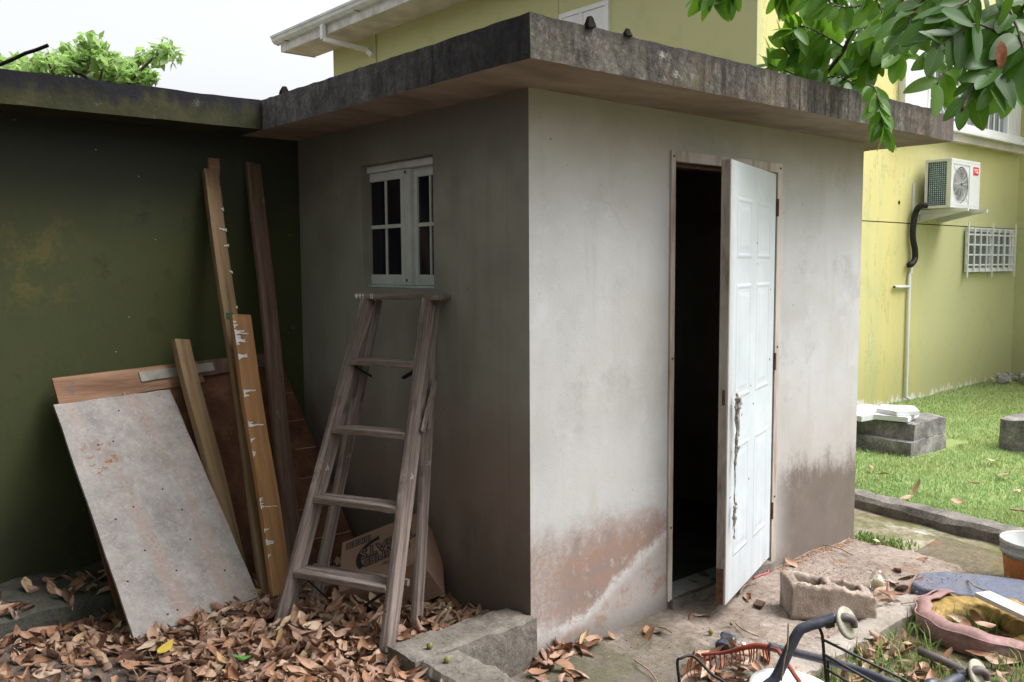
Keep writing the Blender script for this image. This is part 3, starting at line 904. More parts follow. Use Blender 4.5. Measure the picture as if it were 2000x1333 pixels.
# ================================================================== olive outbuilding to the left
ob = empty('outbuilding', 'dark mouldy olive green outbuilding wall with flat slab roof at the left', 'outbuilding', (0, SD, 0))
def OB(m_):
    return m_.moved(Matrix.Translation((0, -SD, 0)))
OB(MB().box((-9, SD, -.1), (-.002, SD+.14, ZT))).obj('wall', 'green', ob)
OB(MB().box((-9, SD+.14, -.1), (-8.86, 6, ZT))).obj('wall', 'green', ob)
OB(rough_box((-9.2, 1.652, ZT+.001), (-.336, 4.05, ZS-.002), .06, .003, 6, 9, .005)).obj('roof_slab', 'green_slab', ob)
OB(rough_box((-9, 1.385, -.1), (-.45, SD-.004, .207), .05, .008, 7, 12, .02)).obj('ledge', 'ledge', ob)
for (a, b, r_, lab) in (((-8, 92), (94, 88), .011, 'long rusty reinforcing rod slanting up off the olive roof'), ((142, 137), (176, 150), .010, 'short rusty rod stub poking above the olive roof')):
    if a[0] < 0:
        p0, p1 = atd(-40, 142, 5.2), atd(94, 88, 5.2)
    else:
        p0, p1 = atd(200, 168, 5.0), atd(142, 138, 5.0)
    pts = [p0.lerp(p1, t/6) + Vector((0, 0, .004*math.sin(t*2))) for t in range(7)]
    tag(MB().tube(pts, r_, 8).obj('steel_rod', 'lump'), lab, 'rod', 'rods on the olive roof')

# ================================================================== the house
YB, XA, XC = 2.30, 4.90, 11.22
ZE = 5.03
house = empty('house', 'two storey yellow green rendered house with white windows behind the shed', 'house', (XA, YB, 0))
HM = Matrix.Translation((-XA, -YB, 0))
def H(m_, name, mat, par=house, **k):
    return m_.moved(HM).obj(name, mat, par, **k)
SEAM = 2.10
# wall facing the lawn, cut by a horizontal joint
for (z0, z1) in ((-.1, SEAM-.006), (SEAM+.006, ZE+.6)):
    H(MB().box((XA, YB, z0), (XC, YB+.2, z1)), 'wall', 'house')
    H(MB().box((XC, -7, z0), (XC+.2, YB+.2, z1)), 'wall', 'house')
H(MB().box((XA, YB+.012, SEAM-.006), (XC, YB+.2, SEAM+.006)), 'joint', 'rust')
H(MB().box((XA, YB+.2, -.1), (XA+.2, 4.96, ZE+.3)), 'wall', 'house')
H(MB().box((XA+.004, 4.972, -.1), (XA+.2, 10.1, ZE+.3)), 'wall', 'house')
H(MB().box((XA-.02, 8.83, -.1), (XA, 8.98, ZE-.001)), 'pilaster', 'house')
H(MB().box((XA+.012, 4.96, -.1), (XA+.2, 4.972, ZE)), 'joint', 'rust')
H(MB().box((XA+.2, 9.9, -.1), (XC, 10.1, ZE)), 'wall', 'house')
# eaves: soffit boards, fascia, gutter, roof
yy = 10.66
k = 0
while yy > 2.4:
    y1 = yy
    y0 = yy-1.03
    H(MB().box((XA-.57, y0+.006, ZE), (XA-.002, y1-.006, ZE+.018)), 'soffit_board', 'soffit')
    yy = y0
H(MB().box((XA-.56, 2.0, ZE+.019), (XA-.01, 10.62, ZE+.03)), 'soffit_backing', 'white_dirty')
H(MB().box((XA-.60, 2.0, ZE-.012), (XA-.572, 10.68, ZE+.13)), 'fascia', 'white_dirty', bevel=.003)
H(MB().box((XA-.572, 10.664, ZE-.010), (XA+.0, 10.69, ZE+.13)), 'fascia', 'white_dirty', bevel=.003)
H(MB().box((XA-.601, 2.0, ZE-.014), (XA-.565, 10.66, ZE-.0125)), 'fascia_trim', 'gutter')
gp = [(-.60, .10), (-.60, .115), (-.655, .115), (-.70, .155), (-.71, .20), (-.725, .205), (-.73, .235), (-.715, .235), (-.712, .22), (-.612, .22)]
gm = MB()
for y in (2.0, 10.78):
    gm.v += [(XA+a, y, ZE+b) for a, b in gp]
L_ = len(gp)
gm.f += [(i, (i+1) % L_, L_+(i+1) % L_, L_+i) for i in range(L_)] + [tuple(range(L_))[::-1], tuple(range(L_, 2*L_))]
H(gm, 'gutter', 'gutter')
for y in (10.4, 9.25, 8.3, 7.4):
    H(MB().obox((XA-.69, y, ZE+.112), (XA-.56, y, ZE+.105), .018, .006, (0, 1, 0)), 'gutter_bracket', 'greyplastic')
H(MB().add([(XA-.62, 2.0, ZE+.22), (XA-.62, 10.7, ZE+.22), (XA+4, 10.7, ZE+1.9), (XA+4, 2.0, ZE+1.9), (XA-.62, 2.0, ZE+.25), (XA-.62, 10.7, ZE+.25), (XA+4, 10.7, ZE+1.93), (XA+4, 2.0, ZE+1.93)],
           [(0, 1, 2, 3), (7, 6, 5, 4), (0, 4, 5, 1), (1, 5, 6, 2), (2, 6, 7, 3), (3, 7, 4, 0)]), 'roof', 'gutter')
# downpipe
dsp = [(XA-.66, 9.22, ZE+.11), (XA-.66, 9.22, ZE-.10), (XA-.05, 9.0, ZE-.20), (XA-.05, 8.86, ZE-.30), (XA-.05, 8.86, 0.0)]
for a, b in zip(dsp[:-1], dsp[1:]):
    if b[2] < 1:
        continue
    H(MB().obox(a, b, .075, .06, (0, 1, 0)), 'downpipe', 'white', bevel=.006)
# first-floor window on the side wall
def sidewin(y0, y1, z0, z1):
    w = H(MB().box((XA-.03, y0, z1-.05), (XA+.0, y1, z1)), 'window', 'white')
    H(MB().box((XA-.03, y0, z0), (XA, y0+.05, z1-.051)), 'frame', 'white', w)
    H(MB().box((XA-.03, y1-.05, z0), (XA, y1, z1-.051)), 'frame', 'white', w)
    ym = (y0+y1)/2+.04
    H(MB().box((XA-.025, ym-.03, z0), (XA-.001, ym+.03, z1-.051)), 'frame', 'white', w)
    H(MB().box((XA-.014, y0+.051, z0), (XA-.006, ym-.031, z1-.051)), 'curtain', 'white', w)
    H(MB().box((XA-.012, ym+.031, z0), (XA-.006, y1-.051, z1-.2)), 'pane', 'glass_win', w)
    H(MB().box((XA-.016, ym+.031, z1-.2), (XA-.006, y1-.051, z1-.051)), 'curtain', 'white', w)
sidewin(4.16, 4.93, 3.3, 4.485)
# white framed windows on the upper floor facing the lawn
def upper_window(x0, x1, z0, z1, kinds, sill=True):
    yf = YB-.09
    w = H(MB().box((x0, yf, z1-.07), (x1, YB-.001, z1)), 'window', 'white', bevel=.004)
    H(MB().box((x0, yf+.002, z0), (x1, YB-.001, z0+.09)), 'frame', 'white', w, bevel=.004)
    if sill:
        s_ = H(MB().box((x0-.06, YB-.17, z0-.05), (x1+.06, YB-.001, z0-.003)), 'sill', 'white', w, bevel=.006)
        H(MB().box((x0, YB-.10, z0-.14), (x1+.02, YB-.002, z0-.051)), 'apron', 'soffit', w)
    x = x0
    for (kd, wd) in kinds:
        xa, xb = x, x+wd
        if kd == 'panel':
            H(MB().box((xa, yf+.01, z0+.09), (xb, YB-.002, z1-.07)), 'panel', 'white', w)
        elif kd == 'louvre':
            H(MB().box((xa, YB-.03, z0+.09), (xb, YB-.004, z1-.07)), 'panel', 'white', w)
            q = int((xb-xa)/.05)
            for i in range(q):
                H(MB().box((xa+i*.05+.005, YB-.05, z0+.095), (xa+i*.05+.040, YB-.031, z1-.075)), 'slat', 'white', w)
        else:
            H(MB().box((xa, yf+.003, z0+.09), (xa+.05, YB-.001, z1-.07)), 'frame', 'white', w)
            H(MB().box((xb-.05, yf+.003, z0+.09), (xb, YB-.001, z1-.07)), 'frame', 'white', w)
            H(MB().box((xa+.05, YB-.03, z0+.09), (xb-.05, YB-.022, z1-.07)), 'pane', 'glass_win', w)
            if kd == 'grille':
                zz = z0+.09
                n2 = 3
                for i in range(1, n2):
                    xx = xa+.05+(xb-xa-.1)*i/n2
                    H(MB().box((xx-.012, YB-.055, zz), (xx+.012, YB-.043, z1-.07)), 'muntin', 'white', w)
                for i in range(1, 7):
                    H(MB().box((xa+.05, YB-.042, zz+i*.22-.01), (xb-.05, YB-.034, zz+i*.22+.01)), 'muntin', 'white', w)
                for i in range(0, 6, 2):
                    H(MB().obox((xa+.06, YB-.06, zz+i*.22), (xb-.06, YB-.06, zz+(i+2)*.22), .016, .008, (0, 1, 0)), 'brace_bar', 'white', w)
                    H(MB().obox((xb-.06, YB-.068, zz+i*.22), (xa+.06, YB-.068, zz+(i+2)*.22), .016, .008, (0, 1, 0)), 'brace_bar', 'white', w)
            elif kd == 'curtain':
                H(MB().box((xa+.05, YB-.020, z0+.09), (xb-.05, YB-.012, z1-.07)), 'curtain', 'curtain', w)
                for i in range(1, 5):
                    xx = xa+.05+(xb-xa-.1)*i/5
                    H(MB().box((xx-.01, YB-.05, z0+.09), (xx+.01, YB-.04, z1-.07)), 'muntin', 'white', w)
                for i in range(1, 4):
                    zz = z0+.09+.3*i
                    H(MB().box((xa+.05, YB-.039, zz-.01), (xb-.05, YB-.031, zz+.01)), 'muntin', 'white', w)
        x = xb
upper_window(7.66, 11.10, 3.26, 4.75, [('panel', .55), ('grille', .62), ('grille', .80), ('curtain', .95), ('louvre', .52)])
upper_window(6.05, 6.75, 3.55, 4.75, [('louvre', .18), ('curtain', .52)], False)

# burglar bars over a small lower window
gx0, gx1, gz0, gz1 = 9.50, 11.03, 1.52, 2.09
bw = H(MB().box((gx0+.05, YB-.02, gz0+.02), (gx1-.05, YB-.002, gz1-.03)), 'barred_window', 'glass_win')
for (a, b, c, d) in ((gx0+.0, gx0+.06, gz0, gz1), (gx1-.06, gx1, gz0, gz1), (gx0+.06, gx1-.06, gz0, gz0+.05), (gx0+.06, gx1-.06, gz1-.05, gz1), ((gx0+gx1)/2-.03, (gx0+gx1)/2+.03, gz0+.05, gz1-.05), (gx1-.36, gx1-.28, gz0+.05, gz1-.05)):
    H(MB().box((a, YB-.04, c), (b, YB-.0205, d)), 'frame', 'white', bw)
for i in range(9):
    xx = gx0 + (gx1-gx0)*i/8
    ext = .07 if i in (0, 4, 8) else 0
    H(MB().box((xx-.012, YB-.068, gz0-ext), (xx+.012, YB-.055, gz1+ext)), 'bar', 'white', bw)
for zz in (gz0+.01, gz0+.09, gz0+.22, gz0+.35, gz1-.09, gz1-.01):
    H(MB().box((gx0-.012, YB-.0545, zz-.010), (gx1+.012, YB-.044, zz+.010)), 'bar', 'white', bw)
for xx in (gx0, gx1):
    for zz in (gz0+.05, gz1-.05):
        H(MB().box((xx-.01, YB-.0435, zz-.01), (xx+.01, YB-.041, zz+.01)), 'bar_stay', 'white', bw)
# hole in the wall where a pipe used to run
H(MB().lathe([(0, .003), (.018, .003), (.026, .0)], 12, (7.75, YB-.001, 2.33), (0, -1, 0)), 'pipe_hole', 'blackwire')

# ================================================================== lawn grass and weeds
def blades(name, pts, h0, h1, w0, mat, label, cat, bend=.5):
    n = len(pts)
    rg = np.random.RandomState(5)
    P = np.array(pts)
    an = rg.uniform(0, 2*np.pi, n)
    hh = rg.uniform(h0, h1, n)
    ww = rg.uniform(.7, 1.3, n)*w0
    d = np.stack([np.cos(an), np.sin(an), np.zeros(n)], 1)
    s_ = np.stack([-np.sin(an), np.cos(an), np.zeros(n)], 1)
    bd = rg.uniform(.1, 1, n)*bend
    up = np.array([0, 0, 1.0])
    mid_ = P + d*(hh*bd*.35)[:, None] + up*(hh*.6)[:, None]
    tip = P + d*(hh*bd)[:, None] + up*(hh*(1-.3*bd))[:, None]
    v = np.stack([P-s_*ww[:, None], P+s_*ww[:, None], mid_+s_*(ww*.7)[:, None], mid_-s_*(ww*.7)[:, None], tip+s_*(ww*.08)[:, None], tip-s_*(ww*.08)[:, None]], 1).reshape(-1, 3)
    b = np.arange(n)*6
    f = np.concatenate([np.stack([b, b+1, b+2, b+3], 1), np.stack([b+3, b+2, b+4, b+5], 1)])
    o = np_mesh(name, v, f, mat)
    tag(o, label, cat, None, 'stuff')
    return o
rg = np.random.RandomState(3)
pts = []
while len(pts) < 95000:
    x = 3.45 + 9.5*rg.rand()**1.9
    y = -2.4 + 4.68*rg.rand()
    if x < lawn_edge(y)+.02 or x > 11.1 or y > 2.28:
        continue
    if 5.0 < x < 6.1 and .75 < y < 1.65 or 5.93 < x < 6.85 and -.5 < y < .47:
        continue
    if fbm((x, y, 3), 1.3) < -.55 and rg.rand() < .35:
        continue
    pts.append((x, y, lawn_z(x, y)-.004))
blades('lawn_grass', pts, .015, .048, .0034, 'grass', 'short bright green grass covering the lawn beyond the kerb', 'grass', .9)
pts = []
while len(pts) < 2600:
    x, y = rg.uniform(.5, 2.5), rg.uniform(-2.0, -.80)
    if fbm((x, y, 6), 2.4) < .02:
        continue
    pts.append((x, y, yard_z(x, y)-.004))
blades('weed_grass', pts, .04, .13, .003, 'weed', 'tufts of green weedy grass around the rubbish at the lower right', 'grass', .9)
pts = []
for (cx_, cy_, s_, k) in ((2.72, -.02, .07, 240), (2.80, -.16, .05, 130), (-.85, .30, .05, 14), (-1.1, .12, .06, 10)):
    for _ in range(k):
        x, y = cx_+rg.randn()*s_, cy_+rg.randn()*s_
        pts.append((x, y, (path_z(x, y) if x > 2 else bed_z(x, y))-.002))
blades('path_weeds', pts, .02, .06, .005, 'weed', 'small weeds growing at the shed corner beside the mossy path', 'weeds', .9)

# ================================================================== things on the lawn
b1 = empty('concrete_block', 'stepped grey concrete block on the lawn carrying broken white slabs', 'block', (5.0, .78, 0))
BM = Matrix.Translation((-5.0, -.78, 0))
rough_box((5.06, .79, .135), (5.66, 1.62, .285), .06, .008, 6, 21, .02).moved(BM).obj('upper_step', 'block', b1)
rough_box((4.98, .78, -.05), (5.65, 1.63, .134), .06, .008, 6, 22, .015).moved(BM).obj('lower_step', 'block', b1)
tag(rough_box((5.95, -.50, -.05), (6.80, .45, .275), .06, .01, 6, 23, .02).obj('concrete_block', 'block', None), 'plain grey concrete block at the right edge of the lawn', 'block')
tag(rough_box((6.02, -.60, .283), (6.50, .02, .30), .08, .004, 6, 24).obj('slate_slab', 'slate'), 'thin grey slab lying on the right hand concrete block', 'slab')
def chunk(name, px, py, z, poly, h, rot, mat, label, cat, group=None, tilt=(0, 0), seed=0):
    p = onp(px, py, 2, z)
    r2 = random.Random(seed)
    poly = [(a+r2.uniform(-.015, .015), b+r2.uniform(-.015, .015)) for a, b in poly]
    o = MB().prism(poly, 0, h).obj(name, mat, None, bevel=.004, loc=(p.x, p.y, z))
    o.rotation_euler = (tilt[0], tilt[1], rot)
    return tag(o, label, cat, group)
chunk('broken_slab', 1735, 815, .288, [(-.2, -.2), (.15, -.22), (.28, -.02), (.2, .2), (-.16, .22)], .045, .3, 'white', 'broken white slab lowest on the stepped block', 'slab', 'white slabs on the block', seed=1)
chunk('broken_slab', 1755, 806, .335, [(-.17, -.12), (.12, -.18), (.2, .05), (.0, .2), (-.18, .1)], .04, .9, 'white', 'smaller broken white slab topmost on the stepped block', 'slab', 'white slabs on the block', seed=2)
chunk('broken_slab', 1688, 812, .288, [(-.22, -.16), (.2, -.2), (.24, .18), (-.2, .2)], .05, -.2, 'white', 'broken white slab behind the shed edge on the stepped block', 'slab', 'white slabs on the block', (0, -.06), seed=3)
rb = MB()
for i in range(46):
    c = Vector((11.0+rnd.uniform(-.95, .12), 2.02+rnd.uniform(-.55, .18), .07+rnd.uniform(-.02, .05)))
    s_ = rnd.uniform(.02, .065)
    q = rough_box((-s_, -s_*.8, -s_*.5), (s_, s_*.8, s_*.6), s_, s_*.5, 12, i)
    q.moved(Matrix.Translation(c) @ Matrix.Rotation(rnd.uniform(0, 6), 4, 'Z'))
    rb.add(q.v, q.f)
tag(rb.obj('rubble', 'stone'), 'low heap of broken grey rubble at the far foot of the house wall', 'rubble', None, 'stuff')

# ------------------------------------------------------------------ air conditioner on its brackets
ac0 = Vector((8.16, YB-.10, 2.27))
AW, AD, AH = .78, .30, .56
ac = empty('air_conditioner', 'white outdoor air conditioner unit on a wall bracket', 'air conditioner', ac0)
ay0, ay1 = -AD, 0.0
MB().box((0, ay0+.001, 0), (AW, ay1, .03)).obj('base', 'acgrey', ac, bevel=.004)
MB().box((0, ay0+.001, AH-.03), (AW, ay1, AH)).obj('top', 'acgrey', ac, bevel=.004)
cw = holed([.03, .49, AW, .06], [.0305, .05, .50, AH-.0305], [], lambda u, v, t: (u, t, v), ay0, ay0+.012)
front = holed([0, .05, .49, AW], [.0305, .05, .50, AH-.0305], [(.05, .49, .05, .50)], lambda u, v, t: (u, t, v), ay0, ay0+.012)
front.obj('front_panel', 'acgrey', ac)
MB().box((AW-.012, ay0+.013, .0305), (AW, ay1, AH-.0305)).obj('side_panel', 'acgrey', ac)
MB().box((.0, ay0+.013, .0305), (.012, ay0+.05, AH-.0305)).obj('corner_post', 'acgrey', ac)
MB().box((.0, ay1-.03, .0305), (.012, ay1, AH-.0305)).obj('corner_post', 'acgrey', ac)
MB().box((.02, ay0+.05, .0305), (.035, ay1-.04, AH-.0305)).obj('coil', 'coil', ac)
MB().box((.05, ay1-.02, .0305), (AW-.03, ay1-.005, AH-.0305)).obj('back_panel', 'greyplastic', ac)
fc = Vector((.27, ay0+.02, .275))
MB().lathe([(.205, .0), (.21, .02), (.21, .10), (.203, .10), (.203, .0)], 32, fc, (0, 1, 0)).obj('fan_shroud', 'acgrey', ac, True)
pl_ = MB()
for k in range(32):
    a = 2*math.pi*k/32
    c_, s_ = math.cos(a), math.sin(a)
    q = 1/max(abs(c_)/.2195, abs(s_)/.2245)
    pl_.v += [(fc.x+c_*.204, ay0+.005, fc.z+s_*.204), (fc.x+c_*q, ay0+.005, fc.z+s_*q)]
pl_.f = [(2*k, 2*k+1, (2*k+3) % 64, (2*k+2) % 64) for k in range(32)]
pl_.obj('fan_surround', 'acgrey', ac)
fan = MB().lathe([(0, -.02), (.045, -.018), (.05, .02), (0, .02)], 16, fc+Vector((0, .05, 0)), (0, 1, 0)).obj('fan', 'bucket', ac, True)
for k in range(3):
    a = k*2*math.pi/3+.5
    bl = MB()
    N = 7
    for i in range(N):
        r_ = .045 + .145*i/(N-1)
        for s_ in (-1, 1):
            an = a + s_*(.32+.28*i/(N-1)) + .25*i/(N-1)
            bl.v.append((fc.x+math.cos(an)*r_, fc.y+.05+s_*.022, fc.z+math.sin(an)*r_))
    bl.f = [(2*i, 2*i+1, 2*i+3, 2*i+2) for i in range(N-1)]
    bl.obj('blade', 'bucket', fan, True)
gr = MB()
for r_ in (.03, .055, .08, .105, .13, .155, .18, .205):
    pts_ = [fc + Vector((math.cos(t*2*math.pi/28)*r_, -.022, math.sin(t*2*math.pi/28)*r_)) for t in range(29)]
    gr.tube(pts_, .0022, 4, False)
for k in range(12):
    a = 2*math.pi*k/12
    gr.tube([fc + Vector((math.cos(a)*.03, -.024, math.sin(a)*.03)), fc + Vector((math.cos(a)*.225, -.02, math.sin(a)*.225))], .0024, 4)
for k in range(13):
    gr.tube([(.05, ay0-.001, .055+k*.0365), (.05+.001, ay0-.001, .055+k*.0365)], .001, 3)
go = gr.obj('fan_grille', 'acgrey', ac)
for (a, b) in ((0, 0), (1, 0), (0, 1), (1, 1)):
    c0 = Vector((.052 if a == 0 else .488, ay0+.006, .052 if b == 0 else .498))
    c1 = fc + Vector((-.15 if a == 0 else .15, -.018, -.15 if b == 0 else .15))
    MB().tube([c0, c1], .0035, 4).obj('grille_stay', 'acgrey', go)
bd = MB().box((.585, ay0-.003, .40), (.73, ay0-.0005, .495)).obj('badge', 'badge', ac)
tm = text_mesh('TCL', .062, .0008, .0022)
to = link('lettering', tm, 'white', bd)
to.matrix_local = basis(Vector((.6575, ay0-.0045, .447)), Vector((1, 0, 0)), Vector((0, 0, 1)), Vector((0, -1, 0)))
for x in (.10, .62):
    MB().obox((x, -AD-.16, -.028), (x, .098, -.028), .035, .035, (1, 0, 0)).obj('bracket_arm', 'acgrey', ac)
    MB().add([(x-.002, -AD-.12, -.046), (x-.002, .09, -.046), (x-.002, .09, -.15), (x+.002, -AD-.12, -.046), (x+.002, .09, -.046), (x+.002, .09, -.15)],
             [(0, 1, 2), (5, 4, 3), (0, 3, 4, 1), (1, 4, 5, 2), (2, 5, 3, 0)]).obj('bracket_web', 'acgrey', ac)
    MB().box((x-.2 if x < .3 else x-.02, .088, -.16), (x-.155 if x < .3 else x+.02, .0985, .30)).obj('bracket_post', 'acgrey', ac)
MB().box((-.12, .075, -.06), (.62, .087, -.02)).obj('bracket_rail', 'acgrey', ac)
# insulated pipe and drain
hp = [onp(1812, 402, 1, YB-.2), onp(1799, 402, 1, YB-.14), onp(1789, 414, 1, YB-.07), onp(1784, 440, 1, YB-.06), onp(1783, 465, 1, YB-.06), onp(1787, 488, 1, YB-.06), onp(1787, 505, 1, YB-.06), onp(1781, 516, 1, YB-.06), onp(1775, 518, 1, YB-.05)]
sm = []
for i in range(len(hp)-1):
    p0, p1, p2, p3 = hp[max(i-1, 0)], hp[i], hp[i+1], hp[min(i+2, len(hp)-1)]
    for t in (0, .25, .5, .75):
        sm.append(.5*((2*p1) + (p2-p0)*t + (2*p0-5*p1+4*p2-p3)*t*t + (-p0+3*p1-3*p2+p3)*t*t*t))
sm.append(hp[-1])
tag(MB().tube(sm, .034, 10).obj('insulated_hose', 'black', None, True), 'black insulated hose curving down from the air conditioner', 'hose')
pp = empty('drain_pipe', 'thin white plastic pipe running down the house wall below the hose', 'pipe', (8.0, YB-.03, .03))
MB().tube([(.03, 0, 1.62), (.03, 0, 1.5), (.0, 0, 1.48), (-.005, 0, .03), (.04, -.03, .0)], .02, 8).obj('riser', 'white', pp, True)
MB().tube([(.0, 0, 1.33), (-.36, 0, 1.335)], .017, 8).obj('branch', 'white', pp, True)
MB().tube([(-.36, 0, 1.335), (-.375, 0, 1.335)], .014, 8).obj('open_end', 'blackwire', pp)

# ================================================================== leaning boards at the olive wall
def plank(name, mat, a, b, wd, w, t, label, cat, group=None, drips=0, dripside=-1, shape=None):
    """a = foot, b = head, wd = direction of the width"""
    a, b = Vector(a), Vector(b)
    ax = (b-a).normalized()
    ex = Vector(wd)
    ex = (ex-ax*ex.dot(ax)).normalized()
    ey = ax.cross(ex)
    if ey.dot(CAM-a) < 0:      # ey points at the viewer
        ey = -ey
    L = (b-a).length
    m_ = MB()
    n = 10
    for i in range(n+1):
        z = L*i/n
        tw = .004*math.sin(i*.9+len(label))
        for (u, v) in ((-w/2, -t), (w/2, -t), (w/2, 0), (-w/2, 0)):
            m_.v.append((u+tw, v+.003*math.sin(i*.5), z))
    for i in range(n):
        for k_ in range(4):
            m_.f.append((i*4+k_, i*4+(k_+1) % 4, i*4+4+(k_+1) % 4, i*4+4+k_))
    m_.f += [(3, 2, 1, 0), (n*4, n*4+1, n*4+2, n*4+3)]
    mt = basis(a, ex, ey, ax)
    root = m_.obj(name, mat, None, bevel=.0025)
    root.matrix_world = mt
    tag(root, label, cat, group)
    r2 = random.Random(len(label)*7+drips)
    for i in range(drips):
        z = L*(.06+.92*(r2.choice((.05, .12, .2, .3, .38, .45, .52, .6, .7, .8, .9, .95))+r2.gauss(0, .03) if drips > 20 else (i+r2.uniform(-.4, .4))/drips))
        z = min(L-.02, max(.02, z))
        ln = r2.uniform(.25, .8)*w
        d = MB()
        u0 = dripside*w/2
        ln = r2.choice((.15, .2, .3, .45, .75))*w*r2.uniform(.8, 1.2)
        wv = [u0 - dripside*ln*s_/5 for s_ in range(6)]
        hs = [r2.uniform(.004, .014), r2.uniform(.003, .009), r2.uniform(.0028, .005), .0032, .0028, r2.uniform(.002, .0048)]
        sl_ = r2.uniform(-.006, .010)
        for s_ in range(6):
            zz = z + sl_*s_/5 + .0015*math.sin(s_*2.1+i)
            d.v += [(wv[s_], .0026, zz-hs[s_]), (wv[s_], .0032, zz+hs[s_])]
        d.f = [(2*s_, 2*s_+1, 2*s_+3, 2*s_+2) for s_ in range(5)]
        do = d.obj('paint_drip', 'paintdrip', root)
    return root
WALLX = Vector((1, 0, 0))
zg = .14
def G0(px, py, z=zg):
    return onp(px, py, 2, z)
# framed back panel of reddish plywood
pbl, ptl = Vector((-1.21, 1.19, .15)), Vector((-1.30, 1.885, 1.10))
bp = empty('framed_plywood_panel', 'large dark reddish plywood panel with a tan top rail leaning on the olive wall', 'panel', (0, 0, 0))
A0, A1 = Vector((-1.245, 1.20, .14)), Vector((-.02, 1.28, .13))
T0, T1 = Vector((-1.305, 1.86, 1.115)), Vector((-.165, 1.895, 1.16))
def quad_board(name, c, t, mat, par, off=0.0):
    c = [Vector(q) for q in c]
    nn = (c[1]-c[0]).cross(c[3]-c[0]).normalized()
    if nn.dot(CAM-c[0]) < 0:
        nn = -nn
    m_ = MB().add([q+nn*off for q in c] + [q+nn*(off-t) for q in c], [(0, 1, 2, 3), (7, 6, 5, 4), (0, 4, 5, 1), (1, 5, 6, 2), (2, 6, 7, 3), (3, 7, 4, 0)])
    return m_.obj(name, mat, par, bevel=.002)
def bil(u, v):
    return (A0.lerp(A1, u)).lerp(T0.lerp(T1, u), v)
quad_board('sheet', [bil(0, 0), bil(1, 0), bil(1, 1), bil(0, 1)], .012, 'redply', bp)
quad_board('rail', [bil(-.006, .88), bil(.60, .90), bil(.60, 1.003), bil(-.006, 1.003)], .02, 'tan', bp, .0205)
quad_board('rail', [bil(.601, .93), bil(1.0, .94), bil(1.0, 1.003), bil(.601, 1.003)], .02, 'redwood', bp, .0204)
quad_board('batten', [bil(.33, .935), bil(.66, .945), bil(.66, .985), bil(.33, .98)], .008, 'batten', bp, .030)
quad_board('batten', [bil(.245, .845), bil(.25, .845), bil(.247, .90), bil(.242, .90)], .008, 'batten', bp, .030)
for i in range(1, 7):
    quad_board('board_joint', [bil(.62, i*.135), bil(.995, i*.135-.012), bil(.995, i*.135-.006), bil(.62, i*.135+.005)], .002, 'tan', bp, .0035)
# dark sheet edge just behind the pale plywood
# pale weathered plywood in front
q0, q1 = G0(268, 1262, .13), G0(506, 1166, .16)
q3 = onp(103, 797, 1, 1.73)
q2 = onp(335, 755, 1, 1.78)
ex = (q1-q0).normalized()
h_ = ((q3-q0)+(q2-q1))*.5
ey = (h_-ex*h_.dot(ex)).normalized()
PW, PH = (q1-q0).length, h_.length
ez = ex.cross(ey)
if ez.dot(CAM-q0) < 0:
    ez = -ez
pm = MB()
# cut outline, slightly ragged
def loc2(p):
    d = Vector(p)-q0
    return d.dot(ex), d.dot(ey)
o2, o3 = loc2(q2), loc2(q3)
outl = []
cor = [(0, 0), (PW, 0), o2, o3]
for i in range(4):
    a, b = cor[i], cor[(i+1) % 4]
    for s_ in range(9):
        t = s_/9
        outl.append((a[0]+(b[0]-a[0])*t+rnd.uniform(-.0025, .0025), a[1]+(b[1]-a[1])*t+rnd.uniform(-.0025, .0025)))
pm.prism(outl, -.013, 0)
po = pm.obj('plywood_sheet', 'ply', None)
po.matrix_world = basis(q0, ex, ey, ez)
tag(po, 'pale grey weathered plywood sheet leaning in front of the other boards', 'plywood')
for i in range(14):
    u, v = rnd.uniform(.05, PW-.06), rnd.uniform(.06, 1.1)
    MB().lathe([(0, .0008), (.004, .0006), (.005, 0)], 6, (u, v, .0002)).obj('nail_head', 'blackwire', po)
# timbers
plank('timber_plank', 'pine', G0(492, 1165, .14)+Vector((.0, .06, 0)), onp(357, 662, 1, 1.80), (1, .35, 0), .088, .036, 'short yellowish pine timber leaning beside the plywood sheet', 'timber', 'leaning timbers')
plank('timber_plank', 'pine', G0(530, 1168, .14), onp(412, 330, 1, 1.87), (1, .1, 0), .074, .036, 'longest pine timber with a green stamp reaching almost to the eaves', 'timber', 'leaning timbers', 14, 1)
lt = bpy.data.objects['timber_plank.001']
MB().box((-.030, .0012, 1.34), (.012, .0022, 1.375)).obj('stamp', flat('green_stamp', (.03, .10, .06), .7), lt)
plank('timber_plank', 'tan', onp(425, 420, 1, 1.93-.06), onp(417, 309, 1, 1.90), (1, .1, 0), .062, .02, 'short brown offcut behind the head of the longest timber', 'timber', 'leaning timbers')
plank('timber_plank', mat_wood('paint_board', ((.22, .11, .045), (.33, .175, .08), (.40, .24, .125)), 18, (1, 1, .05)), G0(556, 1178, .14), onp(471, 614, 1, 1.44), (1, .15, 0), .100, .03, 'orange brown board streaked with white paint in front of the timbers', 'timber', 'leaning timbers', 30, -1)
plank('timber_plank', 'redwood', G0(583, 1150, .13), onp(497, 318, 1, 1.885), (1, .1, 0), .082, .03, 'old reddish brown timber leaning in the corner behind the painted board', 'timber', 'leaning timbers')

